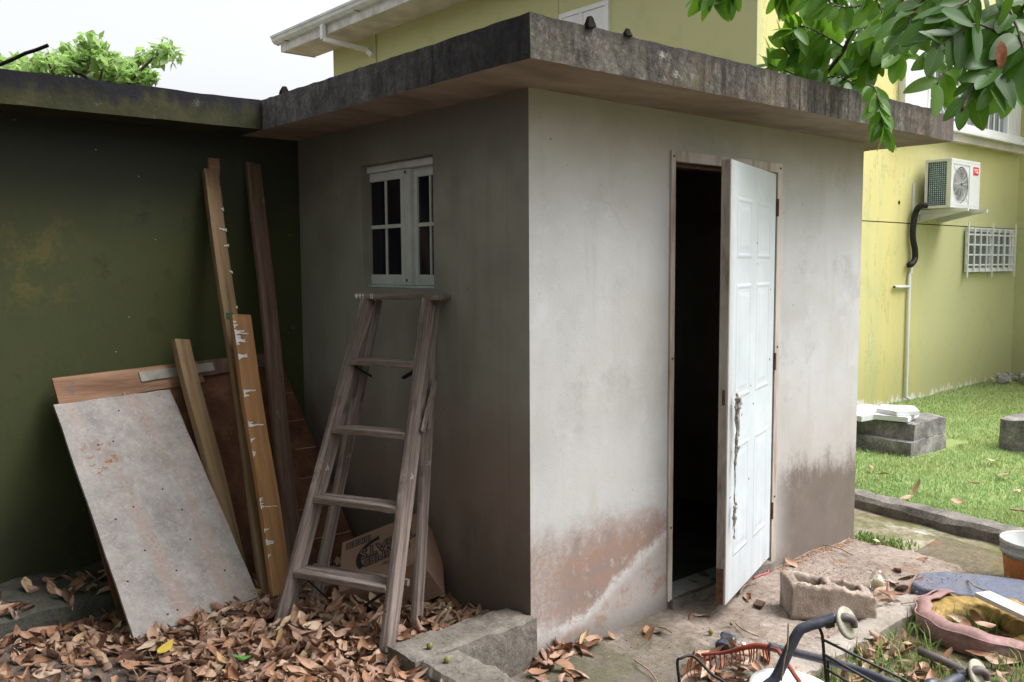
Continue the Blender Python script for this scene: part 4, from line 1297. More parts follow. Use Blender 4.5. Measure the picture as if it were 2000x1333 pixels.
# ------------------------------------------------------------------ stepladder
fa, fb = G0(545, 1225, .14), G0(762, 1270, .14)
lu = (fb-fa).normalized()
ln_ = Vector((-lu.y, lu.x, 0))
lmid = (fa+fb)/2
lad = empty('stepladder', 'weathered wooden stepladder standing half folded under the shed window', 'ladder', lmid)
lad.matrix_world = basis(lmid, lu, ln_, Vector((0, 0, 1)))
LH, LA = 1.355, .539
def fpt(u, z):                 # point on the front frame
    return Vector((u, LA*z/LH, z))
def bar(name, p0, p1, w, d, wd, mat, par, bevel=.004):
    """bar with its own axes, so that the grain runs along it"""
    p0, p1 = Vector(p0), Vector(p1)
    t = (p1-p0).normalized()
    a = Vector(wd)
    a = (a-t*a.dot(t)).normalized()
    b = t.cross(a)
    L = (p1-p0).length
    m_ = MB()
    n = 12
    ph = rnd.uniform(0, 9)
    for i in range(n+1):
        k_ = 1 + .05*fbm((i*.7+ph, ph, 0), 1.0)
        o1 = .0025*fbm((i*.6, ph, 3), 1.0)
        for (u, v) in ((-1, -1), (1, -1), (1, 1), (-1, 1)):
            m_.v.append((u*w/2*k_+o1, v*d/2*k_, L*i/n))
    for i in range(n):
        for q in range(4):
            m_.f.append((i*4+q, i*4+(q+1) % 4, i*4+4+(q+1) % 4, i*4+4+q))
    m_.f += [(3, 2, 1, 0), (n*4, n*4+1, n*4+2, n*4+3)]
    o = m_.obj(name, mat, par, bevel=bevel)
    o.matrix_local = basis(p0, a, b, t)
    return o
for s_ in (-1, 1):
    bar('rail', fpt(s_*.262, -.01), fpt(s_*.158, LH-.01), .034, .082, (1, 0, 0), 'ladder', lad)
    bar('rear_leg', Vector((s_*.262-.012, .235, -.01)), Vector((s_*.150, LA+.052, LH-.01)), .030, .055, (1, 0, 0), 'ladder', lad)
for z in (.217, .507, .789, 1.075):
    hw = .262-.104*z/LH-.017
    bar('step', fpt(-hw, z)+Vector((0, .004, 0)), fpt(hw, z)+Vector((0, .004, 0)), .026, .10, (0, 0, 1), 'ladder', lad, .006)
bar('top_cap', (-.205, LA+.02, LH+.004), (.225, LA+.02, LH+.004), .026, .13, (0, 0, 1), 'ladder', lad, .008)
bar('rear_brace', (-.245, .205, .195), (.235, .205, .195), .03, .022, (0, 0, 1), 'ladder', lad)
MB().obox((-.23, .10, .20), (-.16, .20, .06), .006, .012).obj('stay', 'blackwire', lad)
MB().obox((.22, .09, .21), (.10, .08, .12), .006, .012).obj('stay', 'blackwire', lad)
for s_ in (-1, 1):
    bar('hinge_arm', fpt(s_*.20, .80)+Vector((s_*.03, .02, 0)), Vector((s_*.215, .475, 1.0)), .008, .030, (1, 0, 0), 'ladder', lad, .002)
    bar('hinge_arm', Vector((s_*.215, .475, 1.0)), Vector((s_*.222, .405, .80)), .008, .026, (1, 0, 0), 'ladder', lad, .002)
    MB().obox(fpt(s_*.158, 1.05), fpt(s_*.08, 1.01)+Vector((0, .03, 0)), .006, .016).obj('stay', 'blackwire', lad)
for (u, w_) in ((-.195, .016), (-.176, .010), (-.160, .007), (-.118, .006), (-.108, .004)):
    m_ = MB()
    for i in range(5):
        z_ = LH+.0172-.022*i/4
        k_ = w_*(.5+.3*math.sin(i*2+u*40))*(1-.12*i)
        m_.v += [(u-k_, LA+.02-.0662, z_), (u+k_, LA+.02-.0662, z_)]
    m_.f = [(2*i, 2*i+1, 2*i+3, 2*i+2) for i in range(4)]
    m_.obj('paint_mark', 'paintdrip', lad)
for (u, z) in ((.245, .145), (.238, .163)):
    MB().lathe([(0, .002), (.006, .0015), (.008, 0)], 8, fpt(u-.0, z)+Vector((0, -.042, 0)), (0, -1, .4)).obj('screw', 'rust', lad)

# ------------------------------------------------------------------ cardboard carton, tipped in the corner
bA, bB, bC = onp(668, 1060, 0, -.33), onp(764, 1022, 0, -.17), onp(700, 1110, 0, -.36)
bx = (bB-bA).normalized()
by = (onp(712, 1140, 0, -.40)-bA)
by = (by-bx*by.dot(bx)).normalized()
bz = bx.cross(by)
if bz.dot(CAM-bA) < 0:
    bz = -bz
cart = empty('cardboard_carton', 'brown cardboard snack carton tipped over behind the stepladder', 'carton', (0, 0, 0))
cart.matrix_world = basis(bA, bx, by, bz)
BW, BH, BD = .40, .30, .24
cmesh = MB().box((0, 0, -BD), (BW, BH, 0)).obj('box', 'card', cart, bevel=.003)
MB().box((-.0002, .02, -.125), (-.0012, BH-.02, -.119)).obj('flap_seam', 'ink', cmesh)
def lay(me, mat, x, y, rot, par, h=.0012, flipx=1):
    o = link('lettering', me, mat, par)
    c_, s_ = math.cos(rot), math.sin(rot)
    o.matrix_local = basis(Vector((x, y, h)), Vector((c_, s_, 0)), Vector((-s_, c_, 0))*flipx, Vector((0, 0, 1)))
    return o
hand = 1 if bx.cross(by).dot(bz) > 0 else -1
# seen from the viewer the print stands upside down
def outline(x0, y0, x1, y1, t, par):
    for (a, b, c, d) in ((x0, y0, x1, y0+t), (x0, y1-t, x1, y1), (x0, y0+t, x0+t, y1-t), (x1-t, y0+t, x1, y1-t)):
        MB().box((a, b, .0003), (c, d, .0012)).obj('print_line', 'ink', par)
outline(.025, .022, .150, .060, .0035, cmesh)
for i in range(11):
    MB().box((.032+i*.0104, .029, .0003), (.032+i*.0104+.0035+(i % 3)*.0015, .053, .0012)).obj('print_line', 'ink', cmesh)
arc = MB()
N = 18
for i in range(N+1):
    an = R(-95) - R(120)*i/N
    for r_ in (.098, .125):
        arc.v.append((.205+math.cos(an)*r_*1.0, .155+math.sin(an)*r_*.82, .0010))
arc.f = [(2*i, 2*i+1, 2*i+3, 2*i+2) for i in range(N)]
arc.obj('print_arc', 'ink', cmesh)
def print_text(s, size, x, y, rot, mat, h, bold=0.0):
    me = text_mesh(s, size, .0004, bold)
    o = link('lettering', me, mat, cmesh)
    c_, s_ = math.cos(rot), math.sin(rot)
    # bz faces the viewer; bx right/up, by down: text x axis runs against bx, its y axis along +by (upside down)
    ex_, ey_ = Vector((-c_, -s_, 0)), Vector((-s_, c_, 0))
    if hand > 0:
        ey_ = -ey_ if ex_.cross(ey_).z < 0 else ey_
    o.matrix_local = basis(Vector((x, y, h)), ex_, ey_, Vector((0, 0, 1)))
    return o
print_text('TREATS', .080, .235, .118, -.06, 'ink', .0010, .005)
print_text('TREATS', .080, .235, .118, -.06, 'card', .0016, -.0012)
print_text('KRISPIES', .062, .235, .178, -.06, 'ink', .0010, .004)
print_text('KRISPIES', .062, .235, .178, -.06, 'card', .0016, -.001)
print_text('TOASTED', .022, .26, .232, 0.0, 'ink', .0010, .0)

# ================================================================== litter by the door
# broken hollow block
c0, c1 = G0(1544, 1207, .012), G0(1690, 1208, .012)
cbx = (c1-c0)
cbx.z = 0
cbl = .39
cbx.normalize()
cby = Vector((-cbx.y, cbx.x, 0))
cb = MB()
def cpiece(u0, u1, v0, v1, h0, h1, seed):
    q = rough_box((u0, v0, 0), (u1, v1, 1), .028, 0, 9, seed)
    out = []
    for p in q.v:
        t = (p[0])/cbl
        hh = h0+(h1-h0)*t
        z = p[2]*hh
        k = .010 if p[2] > .9 else .004
        out.append((p[0]+.004*fbm(p, 20), p[1]+.004*fbm((p[1], p[2], p[0]), 20), z + k*2.2*fbm((p[0]*1.0, p[1], seed), 16, 4)*min(1, p[2]*3)))
    q.v = out
    cb.add(q.v, q.f)
def cb_h(u, v):
    """broken top outline along the block"""
    return .165 - .20*max(0, u-.08) + .016*fbm((u, v, 3), 12, 3) + .014*fbm((u, v, 8), 45, 4)
def cb_piece(u0, u1, v0, v1, seed):
    nu, nv, nz = max(2, int((u1-u0)/.012)), max(2, int((v1-v0)/.012)), 9
    q = rough_box((u0, v0, 0), (u1, v1, 1), .5, 0)
    idx = {}
    vs_, fs = [], []
    def vid(i, j, k):
        if (i, j, k) not in idx:
            u, v = u0+(u1-u0)*i/nu, v0+(v1-v0)*j/nv
            z = k/nz*cb_h(u, v)
            s3 = .0035*fbm((u, v, z+seed), 30, 3)
            idx[i, j, k] = len(vs_)
            vs_.append((u+s3, v+.0035*fbm((v, z, u), 30, 3), z+s3*.5))
        return idx[i, j, k]
    nn = (nu, nv, nz)
    for a in range(3):
        b, c = (a+1) % 3, (a+2) % 3
        for sd_ in (0, nn[a]):
            for i in range(nn[b]):
                for j in range(nn[c]):
                    q_ = []
                    for di, dj in ((0, 0), (1, 0), (1, 1), (0, 1)):
                        t = [0, 0, 0]
                        t[a], t[b], t[c] = sd_, i+di, j+dj
                        q_.append(vid(*t))
                    fs.append(tuple(q_) if sd_ else tuple(q_[::-1]))
    cb.add(vs_, fs)
cb_piece(0, cbl, 0, .042, 1)
cb_piece(0, cbl, .150, .19, 2)
cb_piece(0, .04, .043, .149, 3)
cb_piece(.175, .215, .043, .149, 4)
cb_piece(cbl-.04, cbl, .043, .149, 5)
cbo = cb.obj('hollow_block', 'cinder', None, True)
cbo.matrix_world = basis(Vector((c0.x, c0.y, .004)), cbx, cby, Vector((0, 0, 1)))
tag(cbo, 'broken hollow concrete block lying on the dirt by the door', 'block')

# glass jar on its side
jp = onp(1714, 1136, 2, .04)
jar = empty('glass_jar', 'clear glass jar lying on its side behind the broken block', 'jar', (jp.x, jp.y, .044))
jd = Vector((.62, .30, .05)).normalized()
g = G('jar_glass')
_tr = g.n('ShaderNodeBsdfTransparent', None, {'Color': (.93, .95, .94)})
_gl = g.n('ShaderNodeBsdfGlossy', None, {'Color': (.9, .92, .92), 'Roughness': .06})
_lw = g.n('ShaderNodeLayerWeight', None, {'Blend': .35})
_mx = g.n('ShaderNodeMixShader', None, {0: g.m('ADD', .08, g.m('MULTIPLY', _lw.outputs['Facing'], .55))})
g.nt.links.new(_tr.outputs[0], _mx.inputs[1])
g.nt.links.new(_gl.outputs[0], _mx.inputs[2])
g.nt.links.new(_mx.outputs[0], g.out.inputs['Surface'])
jb = MB().lathe([(0, -.062), (.030, -.062), (.040, -.052), (.041, .02), (.034, .036), (.028, .040), (.028, .060), (.030, .062), (.026, .062)], 24, (0, 0, 0), jd).obj('body', g.mat, jar, True)
MB().lathe([(0, -.058), (.030, -.055), (.032, -.03), (.02, -.012), (0, -.01)], 18, (0, 0, -.005), jd).obj('contents', flat('jar_dregs', (.50, .38, .24), .8, .15, 30, bumps=.1), jar, True)

# slate blue padded mat
sp = [(1792, 1118), (1850, 1116), (1930, 1124), (2060, 1140), (2080, 1190), (1960, 1172), (1850, 1160), (1800, 1150), (1779, 1140)]
spw = [onp(a, b, 2, .05) for a, b in sp]
cen = sum(spw, Vector())/len(spw)
sm_ = MB()
for (k_, z) in ((.985, -.02), (1.0, 0.0), (.99, .022), (.955, .030)):
    for q in spw:
        sm_.v.append((cen.x+(q.x-cen.x)*k_, cen.y+(q.y-cen.y)*k_, .022+z + .006*fbm((q.x, q.y, 0), 5)))
n = len(sp)
for r_ in range(3):
    for i in range(n):
        sm_.f.append((r_*n+i, r_*n+(i+1) % n, (r_+1)*n+(i+1) % n, (r_+1)*n+i))
sm_.f += [tuple(range(n))[::-1], tuple(range(3*n, 4*n))]
tag(sm_.obj('padded_mat', 'slate', None, bevel=.004), 'slate blue padded panel lying beside the bucket', 'mat')

# bucket
bkp = onp(2004, 1150, 2, -.03)
bk = empty('plastic_bucket', 'dirty white plastic bucket with an orange label at the right edge', 'bucket', (bkp.x+.12, bkp.y, -.06))
MB().lathe([(0, .0), (.135, .0), (.155, .19), (.168, .19), (.168, .215), (.160, .215), (.160, .235), (.170, .235), (.172, .26), (.163, .262), (.160, .25)], 40).obj('body', 'bucket', bk, True)
MB().lathe([(.160, .25), (.130, .012), (0, .012)], 40).obj('inside', 'bucket_in', bk, True)
MB().lathe([(.1375, .02), (.1555, .175)], 40).obj('label', 'orange', bk, True)
MB().tube([(-.169, -.02, .20), (-.182, -.03, .15), (-.178, -.03, .06), (-.170, -.02, .0)], .004, 6).obj('handle', 'blackwire', bk, True)

# torn round cushion: pink vinyl rim, yellow foam eaten away
ctr = Vector((1.80, -1.10, -.03))
cu = empty('torn_cushion', 'torn round cushion with pink vinyl rim and yellow foam in the grass', 'cushion', ctr)
def polar(a, r, z):
    return (math.cos(a)*r, math.sin(a)*r, z)
RO = .31
rim = MB()
N = 44
a0_, a1_ = R(60), R(262)
prof_ = [(.0, .0), (.012, .03), (.010, .075), (-.015, .098), (-.055, .102), (-.06, .094), (-.02, .088), (-.004, .07), (.0, .03), (-.012, .0)]
for i in range(N+1):
    a = a0_+(a1_-a0_)*i/N
    sag = 1 - .55*max(0, (i-N*.66)/(N*.34))
    wob = .010*math.sin(i*.9)
    for (dr, z) in prof_:
        rim.v.append(polar(a, RO+dr+wob*(z/.1), z*sag + .008*fbm((a, dr, z), 3)))
L_ = len(prof_)
for i in range(N):
    for k_ in range(L_-1):
        rim.f.append((i*L_+k_, i*L_+k_+1, (i+1)*L_+k_+1, (i+1)*L_+k_))
rim.obj('vinyl_rim', 'pink', cu, True)
pip = [polar(a0_+(a1_-a0_)*i/N, RO+.012+.01*math.sin(i*.9), .086*(1-.55*max(0, (i-N*.66)/(N*.34)))) for i in range(N+1)]
MB().tube(pip, .0045, 6).obj('piping', 'pink', cu, True)
fm = MB()
NA, NR = 60, 14
def foam_in(a):                     # inner, eaten edge of the foam
    d = (a-R(150))
    return .10 + .12*math.cos(d*.9)**2 + .03*fbm((math.cos(a)*2, math.sin(a)*2, 1), 2.4, 4)
for i in range(NA):
    a = R(20)+R(250)*i/(NA-1) if False else 2*math.pi*i/NA
    ri = foam_in(a) if R(75) < a < R(285) else .06+.02*fbm((math.cos(a), math.sin(a), 4), 3)
    ro = RO-.012
    top = .080 + .006*fbm((math.cos(a), math.sin(a), 0), 6)
    if R(190) < a < R(285):
        top *= .45
    pr_ = [(ro, .0), (ro, top*.6), (ro-.012, top), (ri+.02, top-.004), (ri+.006, top*.8), (ri-.012, top*.45), (ri+.02, .012), (ri-.02, .004)]
    for (r_, z) in pr_:
        k_ = .007*fbm((math.cos(a)*r_, math.sin(a)*r_, z), 30, 3)
        fm.v.append(polar(a, r_+k_, z+k_))
L_ = 8
for i in range(NA):
    for k_ in range(L_-1):
        fm.f.append((i*L_+k_, ((i+1) % NA)*L_+k_, ((i+1) % NA)*L_+k_+1, i*L_+k_+1))
fm.obj('foam', 'foam', cu, True)
MB().lathe([(0, .002), (.2, .004)], 24).obj('backing', 'rust', cu)

# white painted lath across the cushion
w0, w1 = onp(1918, 1160, 2, .10), onp(2080, 1236, 2, .09)
wl = MB().obox(w0, w1, .085, .022, (w1-w0).cross(Vector((0, 0, 1)))).obj('white_lath', 'white_dirty', None, bevel=.003)
tag(wl, 'white painted lath lying across the torn cushion', 'lath')
tag(MB().tube([onp(1890, 1133, 2, .06), onp(1905, 1146, 2, .09), onp(1922, 1153, 2, .11)], .004, 6).obj('twig', 'twig'), 'thin twig leaning against the end of the white lath', 'twig')
# grey pipe half hidden in the grass
tag(MB().tube([onp(1795, 1272, 2, .03), onp(1840, 1290, 2, .03), onp(1880, 1310, 2, .02), onp(1905, 1330, 2, .01)], .017, 10).obj('grey_pipe', 'greyplastic', None, True), 'grey pipe half hidden in the grass below the cushion', 'pipe')

# ------------------------------------------------------------------ upturned trolley frame close to the camera
DT_ = 2.25
def T(px, py, d=0.0):
    return atd(px, py, DT_+d)
def smooth_path(pts_, k=5):
    out = []
    for i in range(len(pts_)-1):
        p0, p1, p2, p3 = pts_[max(i-1, 0)], pts_[i], pts_[i+1], pts_[min(i+2, len(pts_)-1)]
        for t in range(k):
            t = t/k
            out.append(.5*((2*p1) + (p2-p0)*t + (2*p0-5*p1+4*p2-p3)*t*t + (-p0+3*p1-3*p2+p3)*t*t*t))
    out.append(pts_[-1])
    return out
tb = T(1500, 1345)
trolley = empty('trolley_frame', 'dark blue tubular trolley frame lying upturned with pale wheels', 'trolley', (tb.x, tb.y, -.03))
TMx = Matrix.Translation((-tb.x, -tb.y, .03))
def TR(m_, name, mat, par=trolley, **k):
    return m_.moved(TMx).obj(name, mat, par, **k)
g1 = Vector((T(1480, 1400).x, T(1480, 1400).y, -.02))
TR(MB().tube(smooth_path([g1, T(1478, 1400), T(1518, 1320), T(1556, 1240), T(1575, 1225), T(1600, 1217), T(1633, 1206)]), .0132, 12), 'tube', 'navy', smooth=True)
g2 = T(1800, 1400, -.1)
g2.z = -.02
TR(MB().tube(smooth_path([g2, T(1800, 1385, -.1), T(1845, 1340, -.05), T(1880, 1322), T(1898, 1316)]), .0132, 12), 'tube', 'navy', smooth=True)
TR(MB().tube(smooth_path([T(1500, 1263, .25), T(1560, 1277, .22), T(1640, 1298, .16), T(1730, 1330, .08), T(1840, 1375, 0)]), .0115, 12), 'tube', 'navy', smooth=True)
def wheel(px, py, nx):
    c = T(px, py)
    ax = (CAM-c).normalized()*.66 + RIGHT*nx + UP*.12
    ax.normalize()
    w = TR(MB().lathe([(0, -.006), (.034, -.006), (.039, -.004), (.041, 0), (.039, .004), (.034, .006), (.012, .0045), (.011, .009), (0, .009)], 32, c, ax), 'wheel', 'disc', smooth=True)
    hk = [c-RIGHT*.036+UP*.006+ax*.01, c-RIGHT*.015+UP*.012+ax*.014, c+RIGHT*.004+UP*.004+ax*.014, c+RIGHT*.010-UP*.012+ax*.012]
    TR(MB().tube(smooth_path(hk), [.011]*6+[.010]*5+[.008]*5, 8), 'hook', 'greyplastic', w, smooth=True)
    TR(MB().tube([c-RIGHT*.055-UP*.000, c-RIGHT*.036+UP*.004], .015, 12), 'collar', 'blackwire', w)
wheel(1654, 1217, .72)
wheel(1912, 1320, .72)
TR(MB().tube(smooth_path([T(1598, 1224), T(1606, 1242), T(1610, 1290), T(1616, 1345), T(1620, 1400)]), .004, 8), 'wire', 'blackwire', smooth=True)
TR(MB().tube(smooth_path([T(1617, 1290, .01), T(1619, 1400, .01)]), .0035, 8), 'wire', 'blackwire')
for (a, b) in (((1604, 1248), (1800, 1345)), ((1606, 1277), (1740, 1352)), ((1610, 1305), (1690, 1352))):
    TR(MB().tube([T(*a, .0), T(*b, -.06)], .0036, 8), 'wire', 'blackwire')
# white tub with its lid under the frame
lc = T(1552, 1352, .16)
tub = empty('plastic_tub', 'round white lidded plastic tub standing under the trolley frame', 'tub', (lc.x, lc.y, -.05))
MB().lathe([(0, .012), (.10, .011), (.118, .006), (.122, -.008), (.118, -.02), (0, -.02)], 40, (0, 0, lc.z+.05), (0.05, -.1, 1)).obj('lid', 'white', tub, True)
MB().lathe([(.108, lc.z+.02), (.09, 0), (0, 0)], 32).obj('body', 'bucket', tub, True)
# red plastic rake head
ra, rbb = T(1375, 1277, .35), T(1500, 1264, .26)
rk = empty('red_rake', 'red plastic rake head lying on dry leaves next to the trolley frame', 'rake', (ra.x, ra.y, 0))
RMx = Matrix.Translation((-ra.x, -ra.y, 0))
pr2 = smooth_path([T(1370, 1279, .36), T(1415, 1275, .33), T(1450, 1266, .30), T(1478, 1262, .28), T(1502, 1266, .25)])
MB().tube(pr2, [.004+.0065*i/len(pr2) for i in range(len(pr2))], 8).moved(RMx).obj('head', 'red', rk, True)
for i in range(17):
    p = pr2[min(len(pr2)-1, int(i*len(pr2)/17)+1)]
    q = p + UP*-.028 + RIGHT*(.004*math.sin(i)) - FWD*.01
    q2 = q + UP*-.016 - RIGHT*.004
    MB().tube([p, q, q2], [.0028, .002, .0012], 5).moved(RMx).obj('tine', 'red', rk)
for px in (1345, 1352, 1360, 1368):
    MB().tube([T(px, 1287, .36), T(px-4, 1312, .36), T(px+2, 1330, .36)], .0014, 5).moved(RMx).obj('tine', 'red', rk)
MB().tube([pr2[-1], T(1520, 1271, .2), T(1560, 1330, .1), T(1600, 1440, .0)], .006, 8).moved(RMx).obj('handle', 'red', rk)
# bent black wire hoop
hw_ = smooth_path([T(1326, 1420, .25), T(1328, 1350, .25), T(1323, 1295, .25), T(1331, 1286, .25), T(1350, 1281, .26), T(1366, 1292, .25), T(1390, 1317, .22), T(1420, 1337, .2), T(1470, 1390, .1)], 6)
tag(MB().tube(hw_, .0042, 8).obj('wire_hoop', 'blackwire', None, True), 'bent black wire hoop at the left end of the trolley litter', 'wire')

# ------------------------------------------------------------------ small things on the pad
def ground_thing(name, px, py, z, build, label, cat, group=None, mat='rust', smooth=False, rot=0, bevel=0):
    p = onp(px, py, 2, z)
    o = build.obj(name, mat, None, smooth, bevel, (p.x, p.y, z))
    o.rotation_euler = (0, 0, rot)
    return tag(o, label, cat, group)
ground_thing('bark_chip', 1482, 1182, .012, MB().prism([(-.04, -.02), (.03, -.025), (.045, .02), (-.03, .022)], 0, .012), 'dark square bark chip on the dirt right of the door', 'chip', None, 'rust', False, .4, .003)
blob = rough_box((-.05, -.03, 0), (.05, .03, .035), .012, .012, 22, 3)
ground_thing('plastic_scrap', 1420, 1262, .010, blob, 'crumpled dark blue plastic scrap on the dirt', 'scrap', None, 'navy', True, .4)
ground_thing('shell', 1452, 1258, .012, MB().lathe([(0, .008), (.008, .006), (.011, 0)], 10), 'tiny white shell beside the dark plastic scrap', 'shell', None, 'white', True)
fr_specs = [(838, 1268, .208, 'small yellow green fruit on the kerb corner'), (872, 1296, .206, 'small green fruit on the kerb near its chipped edge'), (1388, 1240, .012, 'small yellow green fruit on the dirt below the door'), (1428, 1222, .012, 'small dark green fruit on the dirt near the door edge'), (1535, 1140, .015, 'small dull fruit on the dirt behind the broken block')]
for i, (px, py, z, lab) in enumerate(fr_specs):
    p = onp(px, py, 2, z)
    r_ = .0125 if i < 3 else .009
    f_ = empty('fallen_fruit', lab, 'fruit', (p.x, p.y, z), 'small fallen fruits')
    MB().lathe([(0, -r_*.1), (r_*.7, r_*.15), (r_, r_*.9), (r_*.75, r_*1.65), (r_*.2, r_*1.95), (0, r_*1.9)], 12, (0, 0, 0), (.3, .1, 1)).obj('flesh', 'fruit', f_, True)
    MB().tube([(r_*.5, 0, r_*1.8), (-r_*2.2, r_*1, r_*1.0)], .0015, 5).obj('stalk', 'twig', f_)
pw = [onp(a, b, 2, .02) for a, b in ((1484, 1100), (1497, 1108), (1501, 1117), (1490, 1122), (1472, 1130))]
tag(MB().tube(smooth_path(pw), .004, 6).obj('pink_string', flat('pink_string', (.50, .10, .13), .6), None, True), 'short pink string beside the door foot', 'string')
pw = [onp(a, b, 2, .02) for a, b in ((1445, 1160), (1452, 1147), (1465, 1140), (1480, 1138))]
tag(MB().tube(smooth_path(pw), .004, 6).obj('curved_stalk', 'twig', None, True), 'pale curved leaf stalk next to the door', 'twig')
pw = [onp(a, b, 2, .015) for a, b in ((1130, 1333), (1115, 1318), (1098, 1306))]
tag(MB().tube(smooth_path(pw), .005, 6).obj('orange_straw', 'orange', None, True), 'orange straw among the leaves at the corner of the shed', 'straw')
tw = [((1437, 1218), (1455, 1232), (1482, 1243), 'bent brown twig on the dirt near the plastic scrap'), ((1285, 1225), (1300, 1228), (1312, 1236), 'short dark twig under the threshold'), ((1590, 1060), (1640, 1072), (1665, 1085), 'thin twig on the dirt near the right shed corner'), ((1240, 1290), (1268, 1310), (1282, 1328), 'dark twig on the mossy ground below the wall'), ((845, 1225), (858, 1205), (872, 1190), 'pale dry stalk standing in the leaves near the kerb'), ((858, 1224), (870, 1206), (880, 1186), 'second pale stalk beside the first near the kerb'), ((1760, 1180), (1790, 1176), (1825, 1180), 'twig on the concrete strip near the cushion')]
for (a, b, c, lab) in tw:
    z = .2 if a[0] < 1000 else .02
    pts_ = [onp(*a, 2, z), onp(*b, 2, z+.006), onp(*c, 2, z)]
    if a[0] < 1000:
        d_ = onp(*a, 2, .19)
        dd = (d_-CAM).dot(FWD)
        pts_ = [atd(*a, dd), atd(*b, dd), atd(*c, dd)]
    tag(MB().tube(smooth_path(pts_), .0035 if a[0] > 1000 else .006, 6).obj('twig', 'twig', None, True), lab, 'twig', 'dry twigs on the ground')
tag(MB().tube(smooth_path([T(1526, 1330, -.02), T(1532, 1288, -.02), T(1538, 1262, -.02), T(1540, 1217, -.02)]), .0022, 6).obj('straw', 'twig', None, True), 'upright pale straw in front of the dark tube', 'straw')
# rag tied to the door
rg0 = Mdoor @ Vector((LW-.062, .012, 1.02))
rag = empty('rag', 'knotted grey cloth rag hanging from the door handle hole', 'rag', rg0)
RGi = Mdoor.to_3x3()
def RG(pts_, rr, name='strip', n=7):
    sp_ = smooth_path([Vector(p) for p in pts_], 4)
    n_ = len(sp_)
    r_s = [rr[min(len(rr)-1, int(i*len(rr)/n_))]*.62*(1+.35*math.sin(i*1.7+len(rr))) for i in range(n_)]
    sp_ = [p+Vector((.003*math.sin(i*1.3), 0, 0)) for i, p in enumerate(sp_)]
    MB().tube([RGi @ Vector(p) for p in sp_], r_s, n).obj(name, 'cloth', rag, True)
RG([(-.004, .01, .03), (.008, .016, .012), (-.006, .02, -.008), (.006, .016, -.03), (-.002, .012, -.05)], [.010, .022, .019, .021, .012], 'knot')
RG([(.0, .012, -.04), (.004, .014, -.14), (.002, .012, -.22), (.006, .012, -.27)], [.013, .011, .013, .008])
RG([(-.012, .012, -.02), (-.024, .012, -.07), (-.026, .010, -.16), (-.028, .006, -.175)], [.008, .010, .012, .004])
RG([(.006, .010, -.21), (-.008, .014, -.225), (.004, .012, -.245)], [.012, .017, .010], 'knot')
RG([(.006, .01, -.25), (.014, .01, -.30), (.012, .008, -.325)], [.007, .010, .004])
RG([(.003, .008, -.25), (.004, .008, -.40), (.007, .008, -.475)], [.005, .0045, .005])
RG([(.007, .010, -.47), (-.004, .012, -.49), (.010, .010, -.51), (.014, .010, -.535)], [.009, .014, .012, .008], 'knot')
RG([(.008, .008, -.51), (.010, .010, -.56), (.006, .008, -.585)], [.010, .015, .007])
RG([(.0, .008, -.58), (-.006, .006, -.62), (-.006, .006, -.65)], [.003, .004, .007])
RG([(.012, .010, .0), (.022, .010, -.05), (.020, .008, -.10)], [.006, .005, .003])
RG([(-.014, .008, -.20), (-.018, .008, -.25), (-.012, .008, -.29)], [.004, .006, .003])
RG([(.012, .008, -.53), (.02, .008, -.57), (.018, .006, -.60)], [.003, .005, .002])
# cartons just inside the doorway
for (x, z, lab) in ((1.25, .031, 'dim carton on the floor inside the dark shed'), (1.27, .262, 'dim carton stacked on another inside the dark shed')):
    c_ = empty('stored_carton', lab, 'carton', (x, 1.2, z), 'cartons in the dark shed')
    MB().box((-.22, -.15, 0), (.22, .15, .228)).obj('box', 'card', c_, bevel=.004)
    MB().box((-.22, -.1515, .10), (.22, -.1505, .135)).obj('print_band', 'ink', c_)

# brown blossom scraps and grit blown against the wall foot and around the block
rgd = np.random.RandomState(21)
dv, df, do_ = [], [], 0
def bits(n, gen, s0, s1):
    global do_
    for _ in range(n):
        x, y, z = gen()
        s_ = rgd.uniform(s0, s1)
        m3 = np.array(Matrix.Rotation(rgd.uniform(0, 6.28), 3, 'Z') @ Matrix.Rotation(rgd.uniform(-.9, .9), 3, 'X'))
        q = np.array([(-s_, 0, 0), (0, -s_*.35, 0), (s_, 0, 0), (0, s_*.35, .0), (0, 0, s_*.5)]) @ m3.T + np.array([x, y, z+s_*.25])
        dv.append(q)
        df.append(np.array([(0, 1, 4), (1, 2, 4), (2, 3, 4), (3, 0, 4)])+do_)
        do_ += 5
def wallfoot():
    x = rgd.uniform(1.75, 2.62)
    y = -.01-abs(rgd.randn())*.035
    return x, y, pad_z(x, y)
def padany():
    while True:
        x, y = rgd.uniform(.2, 2.5), rgd.uniform(-.62, -.01)
        if fbm((x, y, 12), 2.6) > -.12:
            return x, y, pad_z(x, y)
def jarbit():
    x, y = 1.75+rgd.randn()*.22, -.42+rgd.randn()*.14
    return x, y, pad_z(x, y)
def matbit():
    x, y = 2.12+rgd.randn()*.12, -.72+rgd.randn()*.06
    return x, y, .053
bits(700, wallfoot, .003, .008)
bits(900, padany, .002, .007)
bits(500, jarbit, .003, .008)
bits(90, matbit, .003, .007)
g = G('blossom_scrap')
g.done(g.ramp(g.n('ShaderNodeNewGeometry').outputs['Random Per Island'], [(0, (.07, .04, .028)), (.4, (.24, .11, .05)), (.75, (.33, .17, .08)), (1, (.30, .26, .22))]), .9)
tag(np_mesh('ground_debris', np.concatenate(dv), np.concatenate(df), g.mat), 'fine orange brown blossom scraps and grit strewn over the dirt pad', 'debris', None, 'stuff')

